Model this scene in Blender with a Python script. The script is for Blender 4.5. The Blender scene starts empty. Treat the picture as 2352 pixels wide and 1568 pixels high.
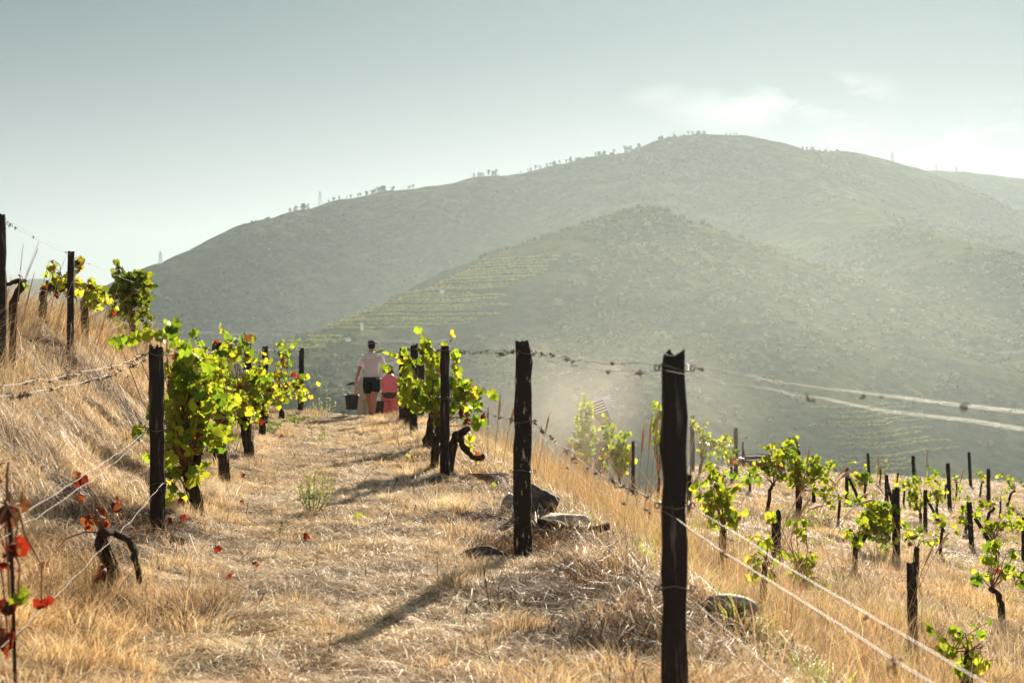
import bpy, math, random
import numpy as np
from mathutils import Vector, Matrix

C = bpy.context.scene.collection
S = bpy.context.scene
random.seed(7)
RNG = np.random.default_rng(11)
R = math.radians
F = 2352 * 50 / 36.0          # focal length in pixels of a 2352 px wide picture
HZ = 795.0                    # horizon row in that picture
CAMZ = 1.5

# ------------------------------------------------------------ camera, sky, sun
cam_d = bpy.data.cameras.new('camera'); cam = bpy.data.objects.new('camera', cam_d); C.objects.link(cam)
cam.location = (0, 0, CAMZ); cam.rotation_euler = (R(90) + math.atan((HZ - 784) / F), 0, 0)
cam_d.lens = 50; cam_d.sensor_width = 36; cam_d.clip_start = 0.05; cam_d.clip_end = 30000
cam_d.dof.use_dof = True; cam_d.dof.focus_distance = 17; cam_d.dof.aperture_fstop = 4.0
S.camera = cam
SUN_AZ, SUN_EL = R(15), R(22.5)
sun_d = bpy.data.lights.new('sun', 'SUN'); sun = bpy.data.objects.new('sun', sun_d); C.objects.link(sun)
sun_d.energy = 5.0; sun_d.angle = R(0.6); sun_d.color = (1.0, 0.87, 0.69)
sd = Vector((math.sin(SUN_AZ) * math.cos(SUN_EL), math.cos(SUN_AZ) * math.cos(SUN_EL), math.sin(SUN_EL)))
sun.rotation_euler = sd.to_track_quat('Z', 'Y').to_euler()
sun.location = sd * 300
S.view_settings.view_transform = 'Standard'; S.view_settings.look = 'None'
S.view_settings.exposure = 1.56; S.view_settings.gamma = 1
S.cycles.use_denoising = True
S.cycles.max_bounces = 8; S.cycles.diffuse_bounces = 3; S.cycles.transmission_bounces = 3
S.cycles.volume_bounces = 1; S.cycles.volume_step_rate = 2.0

w = bpy.data.worlds.new("World"); S.world = w; w.use_nodes = True
nt = w.node_tree; nt.nodes.clear()
def N(nt, t, **kw):
    n = nt.nodes.new(t)
    for k, v in kw.items():
        if k in n.inputs.keys() if isinstance(k, str) else False: n.inputs[k].default_value = v
        else: setattr(n, k, v)
    return n
L = lambda nt, a, b: nt.links.new(a, b)
out = N(nt, 'ShaderNodeOutputWorld'); bg = N(nt, 'ShaderNodeBackground')
sky = N(nt, 'ShaderNodeTexSky', sky_type='NISHITA')
sky.sun_disc = False; sky.sun_elevation = SUN_EL; sky.sun_rotation = SUN_AZ
sky.altitude = 300; sky.air_density = 1.0; sky.dust_density = 0.6; sky.ozone_density = 1.0
hsv = N(nt, 'ShaderNodeHueSaturation'); hsv.inputs['Saturation'].default_value = 0.95
tint = N(nt, 'ShaderNodeMix', data_type='RGBA', blend_type='MULTIPLY'); tint.inputs[0].default_value = 1
tint.inputs[7].default_value = (0.375, 0.475, 0.575, 1)
# thin clouds, placed by direction on the sky
tc = N(nt, 'ShaderNodeTexCoord'); mp = N(nt, 'ShaderNodeMapping'); mp.inputs['Scale'].default_value = (3.0, 3.0, 7.0)
nz = N(nt, 'ShaderNodeTexNoise'); nz.inputs['Scale'].default_value = 4.2; nz.inputs['Detail'].default_value = 9; nz.inputs['Roughness'].default_value = 0.55
ramp = N(nt, 'ShaderNodeValToRGB'); ramp.color_ramp.elements[0].position = 0.46; ramp.color_ramp.elements[1].position = 0.58
L(nt, tc.outputs['Generated'], mp.inputs[0]); L(nt, mp.outputs[0], nz.inputs['Vector']); L(nt, nz.outputs[0], ramp.inputs[0])
gm = N(nt, 'ShaderNodeGamma'); gm.inputs[1].default_value = 0.52; L(nt, sky.outputs[0], gm.inputs[0]); L(nt, gm.outputs[0], hsv.inputs['Color']); L(nt, hsv.outputs[0], tint.inputs[6])
last = None
def dirv(px, py):
    v = Vector(((px - 1176) / F, 1, (HZ - py) / F)); return v.normalized()
for (px, py, rx, rz, st) in [(1860, 225, .045, .013, 1.0), (1720, 250, .05, .012, .8), (2320, 285, .03, .014, .8), (1950, 320, .02, .012, .5), (1515, 220, .02, .008, .35), (2200, 330, .05, .012, .4)]:
    d = dirv(px, py)
    sub = N(nt, 'ShaderNodeVectorMath', operation='SUBTRACT'); sub.inputs[1].default_value = d
    sc = N(nt, 'ShaderNodeVectorMath', operation='MULTIPLY'); sc.inputs[1].default_value = (1 / rx, 1 / rx, 1 / rz)
    ln = N(nt, 'ShaderNodeVectorMath', operation='LENGTH')
    mr = N(nt, 'ShaderNodeMapRange', interpolation_type='SMOOTHSTEP'); mr.inputs[1].default_value = 1.7; mr.inputs[2].default_value = 0.1; mr.inputs[4].default_value = st
    nm = N(nt, 'ShaderNodeVectorMath', operation='NORMALIZE')
    L(nt, tc.outputs['Generated'], nm.inputs[0]); L(nt, nm.outputs[0], sub.inputs[0]); L(nt, sub.outputs[0], sc.inputs[0]); L(nt, sc.outputs[0], ln.inputs[0]); L(nt, ln.outputs['Value'], mr.inputs[0])
    if last is None: last = mr.outputs[0]
    else:
        mx = N(nt, 'ShaderNodeMath', operation='MAXIMUM'); L(nt, last, mx.inputs[0]); L(nt, mr.outputs[0], mx.inputs[1]); last = mx.outputs[0]
mul = N(nt, 'ShaderNodeMath', operation='MULTIPLY'); L(nt, ramp.outputs[0], mul.inputs[0]); L(nt, last, mul.inputs[1])
cm = N(nt, 'ShaderNodeMix', data_type='RGBA'); cm.inputs[7].default_value = (5.6, 5.6, 5.4, 1)
m7 = N(nt, 'ShaderNodeMath', operation='MULTIPLY'); m7.inputs[1].default_value = 0.7; L(nt, mul.outputs[0], m7.inputs[0])
nm2 = N(nt, 'ShaderNodeVectorMath', operation='NORMALIZE'); sx = N(nt, 'ShaderNodeSeparateXYZ'); L(nt, tc.outputs['Generated'], nm2.inputs[0]); L(nt, nm2.outputs[0], sx.inputs[0])
hr_ = N(nt, 'ShaderNodeMapRange', interpolation_type='SMOOTHSTEP'); hr_.inputs[1].default_value = .24; hr_.inputs[2].default_value = -.02; hr_.inputs[4].default_value = .76; L(nt, sx.outputs[2], hr_.inputs[0])
hm = N(nt, 'ShaderNodeMix', data_type='RGBA'); hm.inputs[7].default_value = (5.3, 5.35, 5.25, 1); L(nt, hr_.outputs[0], hm.inputs[0]); L(nt, tint.outputs[2], hm.inputs[6])
L(nt, m7.outputs[0], cm.inputs[0]); L(nt, hm.outputs[2], cm.inputs[6])
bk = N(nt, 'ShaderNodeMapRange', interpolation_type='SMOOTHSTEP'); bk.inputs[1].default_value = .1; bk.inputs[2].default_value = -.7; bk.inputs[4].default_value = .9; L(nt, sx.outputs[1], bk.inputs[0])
bm_ = N(nt, 'ShaderNodeMix', data_type='RGBA'); bm_.inputs[7].default_value = (5.0, 5.3, 5.6, 1); L(nt, bk.outputs[0], bm_.inputs[0]); L(nt, cm.outputs[2], bm_.inputs[6]); L(nt, bm_.outputs[2], bg.inputs[0]); bg.inputs[1].default_value = 0.05   # sky behind the camera brightened, added as fill for the shaded sides
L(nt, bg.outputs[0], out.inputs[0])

# ------------------------------------------------------------ helpers
def W(px, py, d): return Vector(((px - 1176) / F * d, d, CAMZ + (HZ - py) / F * d))

def _h(ix, iy, s):
    n = np.sin(ix * 127.1 + iy * 311.7 + s * 74.7) * 43758.5453
    return n - np.floor(n)
def vn(x, y, s=0):
    ix, iy = np.floor(x), np.floor(y); fx, fy = x - ix, y - iy
    fx = fx * fx * (3 - 2 * fx); fy = fy * fy * (3 - 2 * fy)
    a, b, c, d = _h(ix, iy, s), _h(ix + 1, iy, s), _h(ix, iy + 1, s), _h(ix + 1, iy + 1, s)
    return a + (b - a) * fx + (c - a) * fy + (a - b - c + d) * fx * fy
def fbm(x, y, o=4, s=0):
    r = 0; a = .5
    for k in range(o):
        r = r + a * (vn(x * 2 ** k + 13.7 * k, y * 2 ** k + 7.3 * k, s + k) - .5); a *= .5
    return r
def ss(a, b, x):
    t = np.clip((x - a) / (b - a), 0, 1); return t * t * (3 - 2 * t)

RL = np.array([[-4, -.75], [4.6, -1.86], [10.77, -2.67], [16.8, -3.46], [21.3, -3.96], [25, -4.34], [31, -4.6], [50, -5.2]])
RR = np.array([[-4, 1.85], [0, 1.28], [5.6, .64], [10.5, .07], [16.6, -.78], [23.3, -1.61], [29.3, -2.25], [50, -4]])
rowL = lambda y: np.interp(y, RL[:, 0], RL[:, 1])
rowR = lambda y: np.interp(y, RR[:, 0], RR[:, 1])
def g(x, y, micro=True):
    """height of the near ground"""
    x = np.asarray(x, float); y = np.asarray(y, float)
    v = rowL(y) - x; u = x - rowR(y)
    fade = 1 - ss(25, 36, y)
    z = (1.5 * ss(.15, 2.7, v) + .32 * ss(2.0, 3.6, v)) * fade + .1 * ss(-.5, .2, v) * fade
    z = z - .06 * np.clip(v - 4.2, 0, 60) + (.55 * fbm(x * .9, y * .6, 3, 14) + .16 * fbm(x * 3.1, y * 3.1, 2, 15)) * ss(.3, 1.2, v) * (1 - .7 * ss(2.2, 3.2, v))
    plot = -.65 - .19 * x - .12 * np.clip(y - 24, 0, 30) * (1 - ss(2.5, 4.6, x))
    e = y - (39 + np.clip(x - 6.3, -3, 100) * 1.8)
    plot = plot - .45 * np.clip(e, 0, 200) - .002 * np.clip(e, 0, 40) ** 2
    plot = plot + .10 * fbm(x * .5, y * .5, 3, 5)
    t = ss(.35, 2.7, u)
    z = z * (1 - t) + plot * t
    drop = np.clip(y - 31, 0, 14) * .17 + np.clip(y - 45, 0, 500) * .35
    z = z - drop * (1 - ss(2.0, 6.0, u))
    z = z - .25 * np.clip(-14 - x, 0, 400)
    if micro:
        z = z + .12 * fbm(x * .9, y * .9, 3, 1) + .085 * fbm(x * 4.5, y * 4.5, 3, 2) - .06 * ss(.28, .0, np.abs(u + .65)) * 0
        z = z + (.20 * fbm(x * 2.0, y * 1.6, 3, 9) + .06 * np.abs(fbm(x * 11, y * 11, 2, 4))) * (ss(.0, .5, u + .5) * (1 - .6 * ss(3, 5, u)) + ss(-.6, .2, v))
    return z
def gz(x, y): return float(g(x, y))

def mesh_np(name, V, faces, mat=None, parent=None, col=None, smooth=False, matidx=None):
    me = bpy.data.meshes.new(name)
    V = np.asarray(V, np.float32); me.vertices.add(len(V)); me.vertices.foreach_set('co', V.ravel())
    faces = [np.asarray(f, np.int32) for f in faces if len(f)]
    nl = sum(f.size for f in faces); npoly = sum(len(f) for f in faces)
    me.loops.add(nl); me.polygons.add(npoly)
    me.loops.foreach_set('vertex_index', np.concatenate([f.ravel() for f in faces]))
    tot = np.concatenate([np.full(len(f), f.shape[1], np.int32) for f in faces])
    st = np.concatenate([[0], np.cumsum(tot)[:-1]]).astype(np.int32)
    me.polygons.foreach_set('loop_start', st); me.polygons.foreach_set('loop_total', tot)
    if smooth: me.polygons.foreach_set('use_smooth', np.ones(npoly, bool))
    me.update(calc_edges=True)
    if col is not None:
        a = me.color_attributes.new('Col', 'FLOAT_COLOR', 'POINT')
        c4 = np.ones((len(V), 4), np.float32); c4[:, :3] = col; a.data.foreach_set('color', c4.ravel())
    o = bpy.data.objects.new(name, me); C.objects.link(o)
    if mat: me.materials.append(mat)
    if parent: o.parent = parent
    return o

class MB:
    """collects tubes, boxes, balls; build() links them as ONE mesh"""
    def __init__(s): s.v = []; s.f = []; s.c = []
    def add(s, vs, fs, col=None):
        b = len(s.v); s.v += [tuple(v) for v in vs]; s.f += [tuple(i + b for i in f) for f in fs]; s.c += [col or (1, 1, 1)] * len(vs)
    def tube(s, pts, rad, n=8, sx=1.0, cap=True, rough=0, up=None, col=None):
        pts = [Vector(p) for p in pts]; m = len(pts)
        if not hasattr(rad, '__len__'): rad = [rad] * m
        vs = []; prev = None
        for i, p in enumerate(pts):
            t = (pts[min(i + 1, m - 1)] - pts[max(i - 1, 0)])
            t = t.normalized() if t.length > 1e-9 else Vector((0, 0, 1))
            if prev is None:
                a = up or (Vector((1, 0, 0)) if abs(t.x) < .9 else Vector((0, 1, 0)))
                x = (a - t * a.dot(t)).normalized()
            else: x = (prev - t * prev.dot(t)).normalized()
            prev = x; y = t.cross(x)
            for k in range(n):
                a = 2 * math.pi * k / n; r = rad[i] * (1 + (random.uniform(-rough, rough) if rough else 0))
                vs.append(p + x * math.cos(a) * r * sx + y * math.sin(a) * r)
        fs = [(i * n + k, i * n + (k + 1) % n, (i + 1) * n + (k + 1) % n, (i + 1) * n + k) for i in range(m - 1) for k in range(n)]
        if cap: fs += [tuple(range(n - 1, -1, -1)), tuple((m - 1) * n + k for k in range(n))]
        s.add(vs, fs, col)
    def ball(s, c, r, n=12, m=8, rot=None, col=None):
        c = Vector(c); r = Vector(r) if hasattr(r, '__len__') else Vector((r, r, r)); vs = []
        for i in range(1, m):
            th = math.pi * i / m
            for k in range(n):
                a = 2 * math.pi * k / n
                q = Vector((math.sin(th) * math.cos(a) * r.x, math.sin(th) * math.sin(a) * r.y, math.cos(th) * r.z))
                if rot: q = rot @ q
                vs.append(c + q)
        top = Vector((0, 0, r.z)); bot = -top
        if rot: top = rot @ top; bot = rot @ bot
        vs += [c + top, c + bot]; T = (m - 1) * n
        fs = [(i * n + k, i * n + (k + 1) % n, (i + 1) * n + (k + 1) % n, (i + 1) * n + k) for i in range(m - 2) for k in range(n)]
        fs = [f[::-1] for f in fs]
        fs += [(T, k, (k + 1) % n) for k in range(n)] + [(T + 1, (m - 2) * n + (k + 1) % n, (m - 2) * n + k) for k in range(n)]
        s.add(vs, fs, col)
    def box(s, c, size, rot=None, taper=1.0, col=None):
        c = Vector(c); sx, sy, sz = [q / 2 for q in size]; vs = []
        for z, t in ((-sz, 1), (sz, taper)):
            for x, y in ((-sx, -sy), (sx, -sy), (sx, sy), (-sx, sy)):
                q = Vector((x * t, y * t, z))
                if rot: q = rot @ q
                vs.append(c + q)
        s.add(vs, [(3, 2, 1, 0), (4, 5, 6, 7), (0, 1, 5, 4), (1, 2, 6, 5), (2, 3, 7, 6), (3, 0, 4, 7)], col)
    def loft(s, rings, n=16, cap=True, col=None):
        """rings: (cx, cy, cz, rx, ry)"""
        vs = []
        for (cx, cy, cz, rx, ry) in rings:
            for k in range(n):
                a = 2 * math.pi * k / n
                vs.append((cx + rx * math.cos(a), cy + ry * math.sin(a), cz))
        m = len(rings)
        fs = [(i * n + k, i * n + (k + 1) % n, (i + 1) * n + (k + 1) % n, (i + 1) * n + k) for i in range(m - 1) for k in range(n)]
        if cap: fs += [tuple(range(n - 1, -1, -1)), tuple((m - 1) * n + k for k in range(n))]
        s.add(vs, fs, col)
    def build(s, name, mat=None, parent=None, smooth=True, col=False, local=True):
        me = bpy.data.meshes.new(name); vs = s.v
        if parent is not None and local:
            inv = parent.matrix_basis.inverted(); vs = [tuple(inv @ Vector(v)) for v in vs]
        me.from_pydata(vs, [], s.f); me.update()
        if smooth: me.polygons.foreach_set('use_smooth', np.ones(len(me.polygons), bool))
        if col:
            a = me.color_attributes.new('Col', 'FLOAT_COLOR', 'POINT')
            a.data.foreach_set('color', np.array([(*c, 1) for c in s.c], np.float32).ravel())
        o = bpy.data.objects.new(name, me); C.objects.link(o)
        if mat: me.materials.append(mat)
        if parent is not None: o.parent = parent
        return o

def fuse(o, voxel, smooth=2, fac=.5):
    """melt the pieces of a mesh into one continuous skin"""
    m = o.modifiers.new('r', 'REMESH'); m.mode = 'VOXEL'; m.voxel_size = voxel; m.use_smooth_shade = True
    if smooth:
        q = o.modifiers.new('s', 'SMOOTH'); q.iterations = smooth; q.factor = fac
    dg = bpy.context.evaluated_depsgraph_get(); me = bpy.data.meshes.new_from_object(o.evaluated_get(dg))
    mats = list(o.data.materials); o.modifiers.clear(); o.data = me; me.name = o.name
    if not me.materials and mats: me.materials.append(mats[0])
    return o

def tag(o, label=None, cat=None, group=None, kind=None):
    if label: o['label'] = label
    if cat: o['category'] = cat
    if group: o['group'] = group
    if kind: o['kind'] = kind
    return o
def empty(name, loc, label=None, cat=None, group=None, rz=0):
    o = bpy.data.objects.new(name, None); C.objects.link(o); o.location = loc; o.rotation_euler = (0, 0, rz); o.empty_display_size = .1
    o.matrix_basis = Matrix.Translation(Vector(loc)) @ Matrix.Rotation(rz, 4, 'Z')
    return tag(o, label, cat, group)
def copy_tree(o, parent=None):
    c = o.copy(); C.objects.link(c)
    if parent is not None: c.parent = parent
    for ch in list(o.children): copy_tree(ch, c)
    return c

# ------------------------------------------------------------ materials
def mat(name, color, rough=.8, trans=0, attr=False, spec=.2, noise=None, bump=0, bscale=20, metallic=0, tcol=None, coords='Object'):
    m = bpy.data.materials.new(name); m.use_nodes = True; nt = m.node_tree; nt.nodes.clear()
    o = N(nt, 'ShaderNodeOutputMaterial'); p = N(nt, 'ShaderNodeBsdfPrincipled')
    p.inputs['Roughness'].default_value = rough; p.inputs['Specular IOR Level'].default_value = spec; p.inputs['Metallic'].default_value = metallic
    src = None
    if attr:
        a = N(nt, 'ShaderNodeVertexColor', layer_name='Col'); src = a.outputs[0]
    if noise:
        c2, sc, lo, hi = noise
        t = N(nt, 'ShaderNodeTexCoord'); n = N(nt, 'ShaderNodeTexNoise'); n.inputs['Scale'].default_value = 1; n.inputs['Detail'].default_value = 6; n.inputs['Roughness'].default_value = .65
        mpp = N(nt, 'ShaderNodeMapping'); mpp.inputs['Scale'].default_value = sc if hasattr(sc, '__len__') else (sc, sc, sc)
        L(nt, t.outputs[coords], mpp.inputs[0]); L(nt, mpp.outputs[0], n.inputs['Vector'])
        r = N(nt, 'ShaderNodeMapRange'); r.inputs[1].default_value = lo; r.inputs[2].default_value = hi; L(nt, n.outputs[0], r.inputs[0])
        mx = N(nt, 'ShaderNodeMix', data_type='RGBA'); mx.inputs[6].default_value = (*color, 1); mx.inputs[7].default_value = (*c2, 1)
        if src: L(nt, src, mx.inputs[6])
        L(nt, r.outputs[0], mx.inputs[0]); src = mx.outputs[2]
    if src: L(nt, src, p.inputs['Base Color'])
    else: p.inputs['Base Color'].default_value = (*color, 1)
    if bump:
        t = N(nt, 'ShaderNodeTexCoord'); n = N(nt, 'ShaderNodeTexNoise'); n.inputs['Scale'].default_value = bscale; n.inputs['Detail'].default_value = 5
        L(nt, t.outputs[coords], n.inputs['Vector']); b = N(nt, 'ShaderNodeBump'); b.inputs['Distance'].default_value = bump; L(nt, n.outputs[0], b.inputs['Height']); L(nt, b.outputs[0], p.inputs['Normal'])
    sh = p.outputs[0]
    if trans:
        tr = N(nt, 'ShaderNodeBsdfTranslucent'); ms = N(nt, 'ShaderNodeMixShader'); ms.inputs[0].default_value = trans
        if src and not tcol:
            L(nt, src, tr.inputs[0])
        elif tcol and src:
            k = N(nt, 'ShaderNodeMix', data_type='RGBA', blend_type='MULTIPLY'); k.inputs[0].default_value = 1; k.inputs[7].default_value = (*tcol, 1); L(nt, src, k.inputs[6]); L(nt, k.outputs[2], tr.inputs[0])
        else: tr.inputs[0].default_value = (*(tcol or color), 1)
        L(nt, sh, ms.inputs[1]); L(nt, tr.outputs[0], ms.inputs[2]); sh = ms.outputs[0]
    L(nt, sh, o.inputs[0]); return m

M = {}
M['leaf'] = mat('vine_leaf', (.2, .3, .03), .5, noise=((.20, .15, .04), 30, .55, .80), trans=.66, attr=True, spec=.3, tcol=(1.2, 1.27, .7))
M['straw'] = mat('straw', (.5, .35, .17), .6, trans=.34, attr=True, spec=.28, tcol=(1.1, 1.0, .85))
M['tallgrass'] = mat('tall_grass', (.5, .3, .12), .55, trans=.34, attr=True, spec=.35, tcol=(1.0, .88, .72))
M['green'] = mat('green_weed', (.1, .16, .04), .6, trans=.5, attr=True, tcol=(1.6, 1.6, 1))
M['bark'] = mat('vine_bark', (.035, .024, .017), .95, spec=.1, noise=((.10, .07, .045), (30, 30, 6), .5, .75), bump=.01, bscale=60)
M['cane'] = mat('cane', (.22, .11, .06), .7)
M['post'] = mat('weathered_post', (.021, .016, .013), .85, spec=.18, noise=((.17, .13, .10), (30, 30, 2.6), .56, .78), bump=.016, bscale=26)
M['flaked'] = mat('flaked_post', (.021, .016, .013), .85, spec=.18, noise=((.40, .32, .24), (34, 34, 9), .61, .66), bump=.016, bscale=26)
M['wire'] = mat('wire', (.13, .095, .07), .55, spec=.3, noise=((.06, .04, .03), 18, .42, .58))
M['tendril'] = mat('tendril', (.07, .04, .025), .9)
M['rock'] = mat('schist', (.10, .080, .06), .85, noise=((.035, .028, .022), 12, .4, .6), bump=.03, bscale=22)
M['rocklight'] = mat('pale_schist', (.32, .28, .23), .75, noise=((.12, .10, .08), (9, 9, 40), .45, .62), bump=.01, bscale=20)
M['scrub'] = mat('scrub', (.07, .08, .03), .95, trans=.22, attr=True, spec=.05, tcol=(2.2, 2.0, 1.2))
M['pine'] = mat('pine_needles', (.03, .04, .02), .9, trans=.12, spec=.05)
M['trunk'] = mat('tree_bark', (.07, .05, .035), .9)
M['vrow'] = mat('vineyard_leaves', (.15, .2, .03), .8, trans=.4, attr=True, spec=.1, tcol=(1.9, 1.75, 1))
M['steel'] = mat('galvanised_steel', (.30, .31, .32), .6)
M['skin'] = mat('skin', (.33, .15, .085), .55, spec=.3)
M['skin2'] = mat('fair_skin', (.42, .22, .14), .55, spec=.3)
M['hair'] = mat('hair', (.018, .012, .009), .7)
M['tee'] = mat('pale_cotton', (.88, .87, .88), 0.9, trans=.65, bump=.006, bscale=14)
M['print'] = mat('white_print', (.85, .83, .8), .8)
M['shorts'] = mat('dark_shorts', (.018, .020, .024), .9, bump=.004, bscale=16)
M['cap'] = mat('navy_cap', (.035, .045, .11), .85)
M['khaki'] = mat('khaki_cap', (.24, .22, .15), .9)
M['pink'] = mat('pink_cotton', (.90, .24, .27), .85, trans=.45, bump=.005, bscale=16)
M['print_pants'] = mat('pink_print', (.62, .12, .11), .85, trans=.2, noise=((.75, .5, .42), 55, .56, .62))
M['beige'] = mat('beige_cotton', (.40, .34, .25), .9, trans=.25)
M['white'] = mat('white_cotton', (.75, .74, .72), .85, trans=.3)
M['shoe'] = mat('dark_shoe', (.04, .032, .026), .8)
M['bucket'] = mat('black_bucket', (.022, .019, .018), .5, spec=.4)
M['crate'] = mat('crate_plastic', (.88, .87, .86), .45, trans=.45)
M['crateshade'] = mat('crate_shaded_side', (.16, .10, .07), .6)  # same plastic as the end panel, with the shade put into its colour
M['cratebrown'] = mat('crate_brown', (.16, .10, .07), .6)
M['bluegrey'] = mat('glove_dark', (.03, .03, .035), .7)
M['tub'] = mat('red_brown_tub', (.16, .055, .04), .7)
M['rim'] = mat('bare_metal_rim', (.8, .82, .85), .25, metallic=.9)
M['whiteplastic'] = mat('white_panel', (.85, .87, .9), .35)
M['tyre'] = mat('rubber', (.02, .02, .02), .8)
M['lime'] = mat('white_render', (.75, .73, .68), .8)
M['roof'] = mat('clay_roof', (.22, .13, .09), .8)
M['dirtroad'] = mat('pale_earth', (.34, .27, .19), .95, noise=((.24, .19, .13), 3, .4, .6))

# ground: soil, chopped straw and pale trodden patches
m = bpy.data.materials.new('dry_ground'); m.use_nodes = True; nt = m.node_tree; nt.nodes.clear(); M['ground'] = m
o_ = N(nt, 'ShaderNodeOutputMaterial'); p_ = N(nt, 'ShaderNodeBsdfPrincipled'); p_.inputs['Roughness'].default_value = .95; p_.inputs['Specular IOR Level'].default_value = .1
tc = N(nt, 'ShaderNodeTexCoord')
def nzr(scale, lo, hi, detail=6, rough=.65):
    n = N(nt, 'ShaderNodeTexNoise'); n.inputs['Scale'].default_value = scale; n.inputs['Detail'].default_value = detail; n.inputs['Roughness'].default_value = rough
    L(nt, tc.outputs['Object'], n.inputs['Vector']); r = N(nt, 'ShaderNodeMapRange'); r.inputs[1].default_value = lo; r.inputs[2].default_value = hi; L(nt, n.outputs[0], r.inputs[0]); return r.outputs[0], n.outputs[0]
fine, fh = nzr(38, .42, .60); med, mh = nzr(2.2, .38, .62); big, _ = nzr(.5, .35, .65)
c1 = N(nt, 'ShaderNodeMix', data_type='RGBA'); c1.inputs[6].default_value = (.065, .043, .027, 1); c1.inputs[7].default_value = (.52, .41, .27, 1); L(nt, fine, c1.inputs[0])
c2 = N(nt, 'ShaderNodeMix', data_type='RGBA'); c2.inputs[6].default_value = (.13, .088, .055, 1); L(nt, c1.outputs[2], c2.inputs[7]); 
mm = N(nt, 'ShaderNodeMath', operation='MULTIPLY_ADD'); mm.inputs[1].default_value = .5; mm.inputs[2].default_value = .5; L(nt, med, mm.inputs[0]); L(nt, mm.outputs[0], c2.inputs[0])
va = N(nt, 'ShaderNodeVertexColor', layer_name='Col'); c3 = N(nt, 'ShaderNodeMix', data_type='RGBA'); c3.inputs[7].default_value = (.055, .036, .024, 1); sv_ = N(nt, 'ShaderNodeMath', operation='MULTIPLY'); sv_.inputs[1].default_value = .9; L(nt, va.outputs[0], sv_.inputs[0]); L(nt, sv_.outputs[0], c3.inputs[0]); L(nt, c2.outputs[2], c3.inputs[6])
L(nt, c3.outputs[2], p_.inputs['Base Color'])
b = N(nt, 'ShaderNodeBump'); b.inputs['Distance'].default_value = .03; L(nt, fh, b.inputs['Height']); L(nt, b.outputs[0], p_.inputs['Normal']); L(nt, p_.outputs[0], o_.inputs[0])

# hills
m = bpy.data.materials.new('scrub_hill'); m.use_nodes = True; nt = m.node_tree; nt.nodes.clear(); M['hill'] = m
o_ = N(nt, 'ShaderNodeOutputMaterial'); p_ = N(nt, 'ShaderNodeBsdfPrincipled'); p_.inputs['Roughness'].default_value = 1; p_.inputs['Specular IOR Level'].default_value = 0
tc = N(nt, 'ShaderNodeTexCoord')
a_, ah = nzr(.09, .42, .62, 8, .7); b_, bh = nzr(.006, .40, .62, 6); d_, dh = nzr(.03, .45, .65, 6)
c1 = N(nt, 'ShaderNodeMix', data_type='RGBA'); c1.inputs[6].default_value = (.030, .045, .020, 1); c1.inputs[7].default_value = (.095, .092, .040, 1); L(nt, a_, c1.inputs[0])
c2 = N(nt, 'ShaderNodeMix', data_type='RGBA'); c2.inputs[7].default_value = (.17, .165, .065, 1); L(nt, c1.outputs[2], c2.inputs[6])
k = N(nt, 'ShaderNodeMath', operation='MULTIPLY'); L(nt, b_, k.inputs[0]); L(nt, d_, k.inputs[1]); L(nt, k.outputs[0], c2.inputs[0])
L(nt, c2.outputs[2], p_.inputs['Base Color'])
b = N(nt, 'ShaderNodeBump'); b.inputs['Distance'].default_value = 4; b.inputs['Strength'].default_value = .6; L(nt, ah, b.inputs['Height']); L(nt, b.outputs[0], p_.inputs['Normal']); L(nt, p_.outputs[0], o_.inputs[0])

# ------------------------------------------------------------ hills
def poly(pts): return np.array([tuple(W(*p)) for p in pts])
MAIN = poly([(120, 745, 2000), (250, 680, 2060), (350, 632, 2150), (400, 603, 2200), (500, 562, 2300), (600, 512, 2400), (640, 499, 2450), (700, 483, 2500), (800, 457, 2560), (900, 440, 2620), (1000, 427, 2660), (1100, 408, 2700), (1200, 398, 2730), (1300, 378, 2760), (1380, 357, 2780), (1480, 343, 2800), (1550, 317, 2800), (1620, 309, 2800), (1700, 312, 2800), (1760, 324, 2820), (1840, 347, 2860), (1930, 352, 2920), (2000, 364, 2980), (2070, 384, 3020), (2130, 405, 3050), (2250, 470, 3080), (2400, 560, 3100)])
SPUR = poly([(480, 905, 960), (600, 842, 1020), (690, 801, 1080), (820, 746, 1150), (900, 712, 1200), (1000, 672, 1260), (1100, 632, 1320), (1200, 592, 1370), (1300, 562, 1410), (1400, 502, 1460), (1475, 480, 1500), (1530, 505, 1500), (1580, 552, 1470), (1640, 622, 1430), (1700, 690, 1390), (1770, 790, 1340), (1850, 900, 1290)])
RIGHT = poly([(1780, 380, 2780), (1860, 430, 2560), (1950, 475, 2300), (2050, 518, 2050), (2130, 542, 1850), (2250, 566, 1650), (2352, 592, 1550), (2600, 650, 1450)])
RIBR = poly([(1930, 352, 2920), (2010, 430, 2700), (2100, 500, 2550), (2250, 545, 2400), (2400, 590, 2300)])
FARR = poly([(1900, 420, 3700), (2060, 398, 3700), (2095, 390, 3700), (2200, 394, 3700), (2352, 412, 3750), (2600, 480, 3800)])
FARL = poly([(-700, 640, 5600), (-300, 650, 5600), (0, 655, 5600), (90, 640, 5600), (160, 645, 5600), (230, 658, 5600), (320, 690, 5600), (500, 760, 5600)])
FRONT = poly([(-300, 900, 700), (100, 870, 800), (420, 850, 860), (560, 870, 920)])
RIDGES = [(MAIN, .62, 60), (SPUR, .37, 14), (RIGHT, .42, 40), (RIBR, .56, 50), (FARR, .45, 60), (FARL, .35, 100), (FRONT, .3, 50)]
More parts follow.
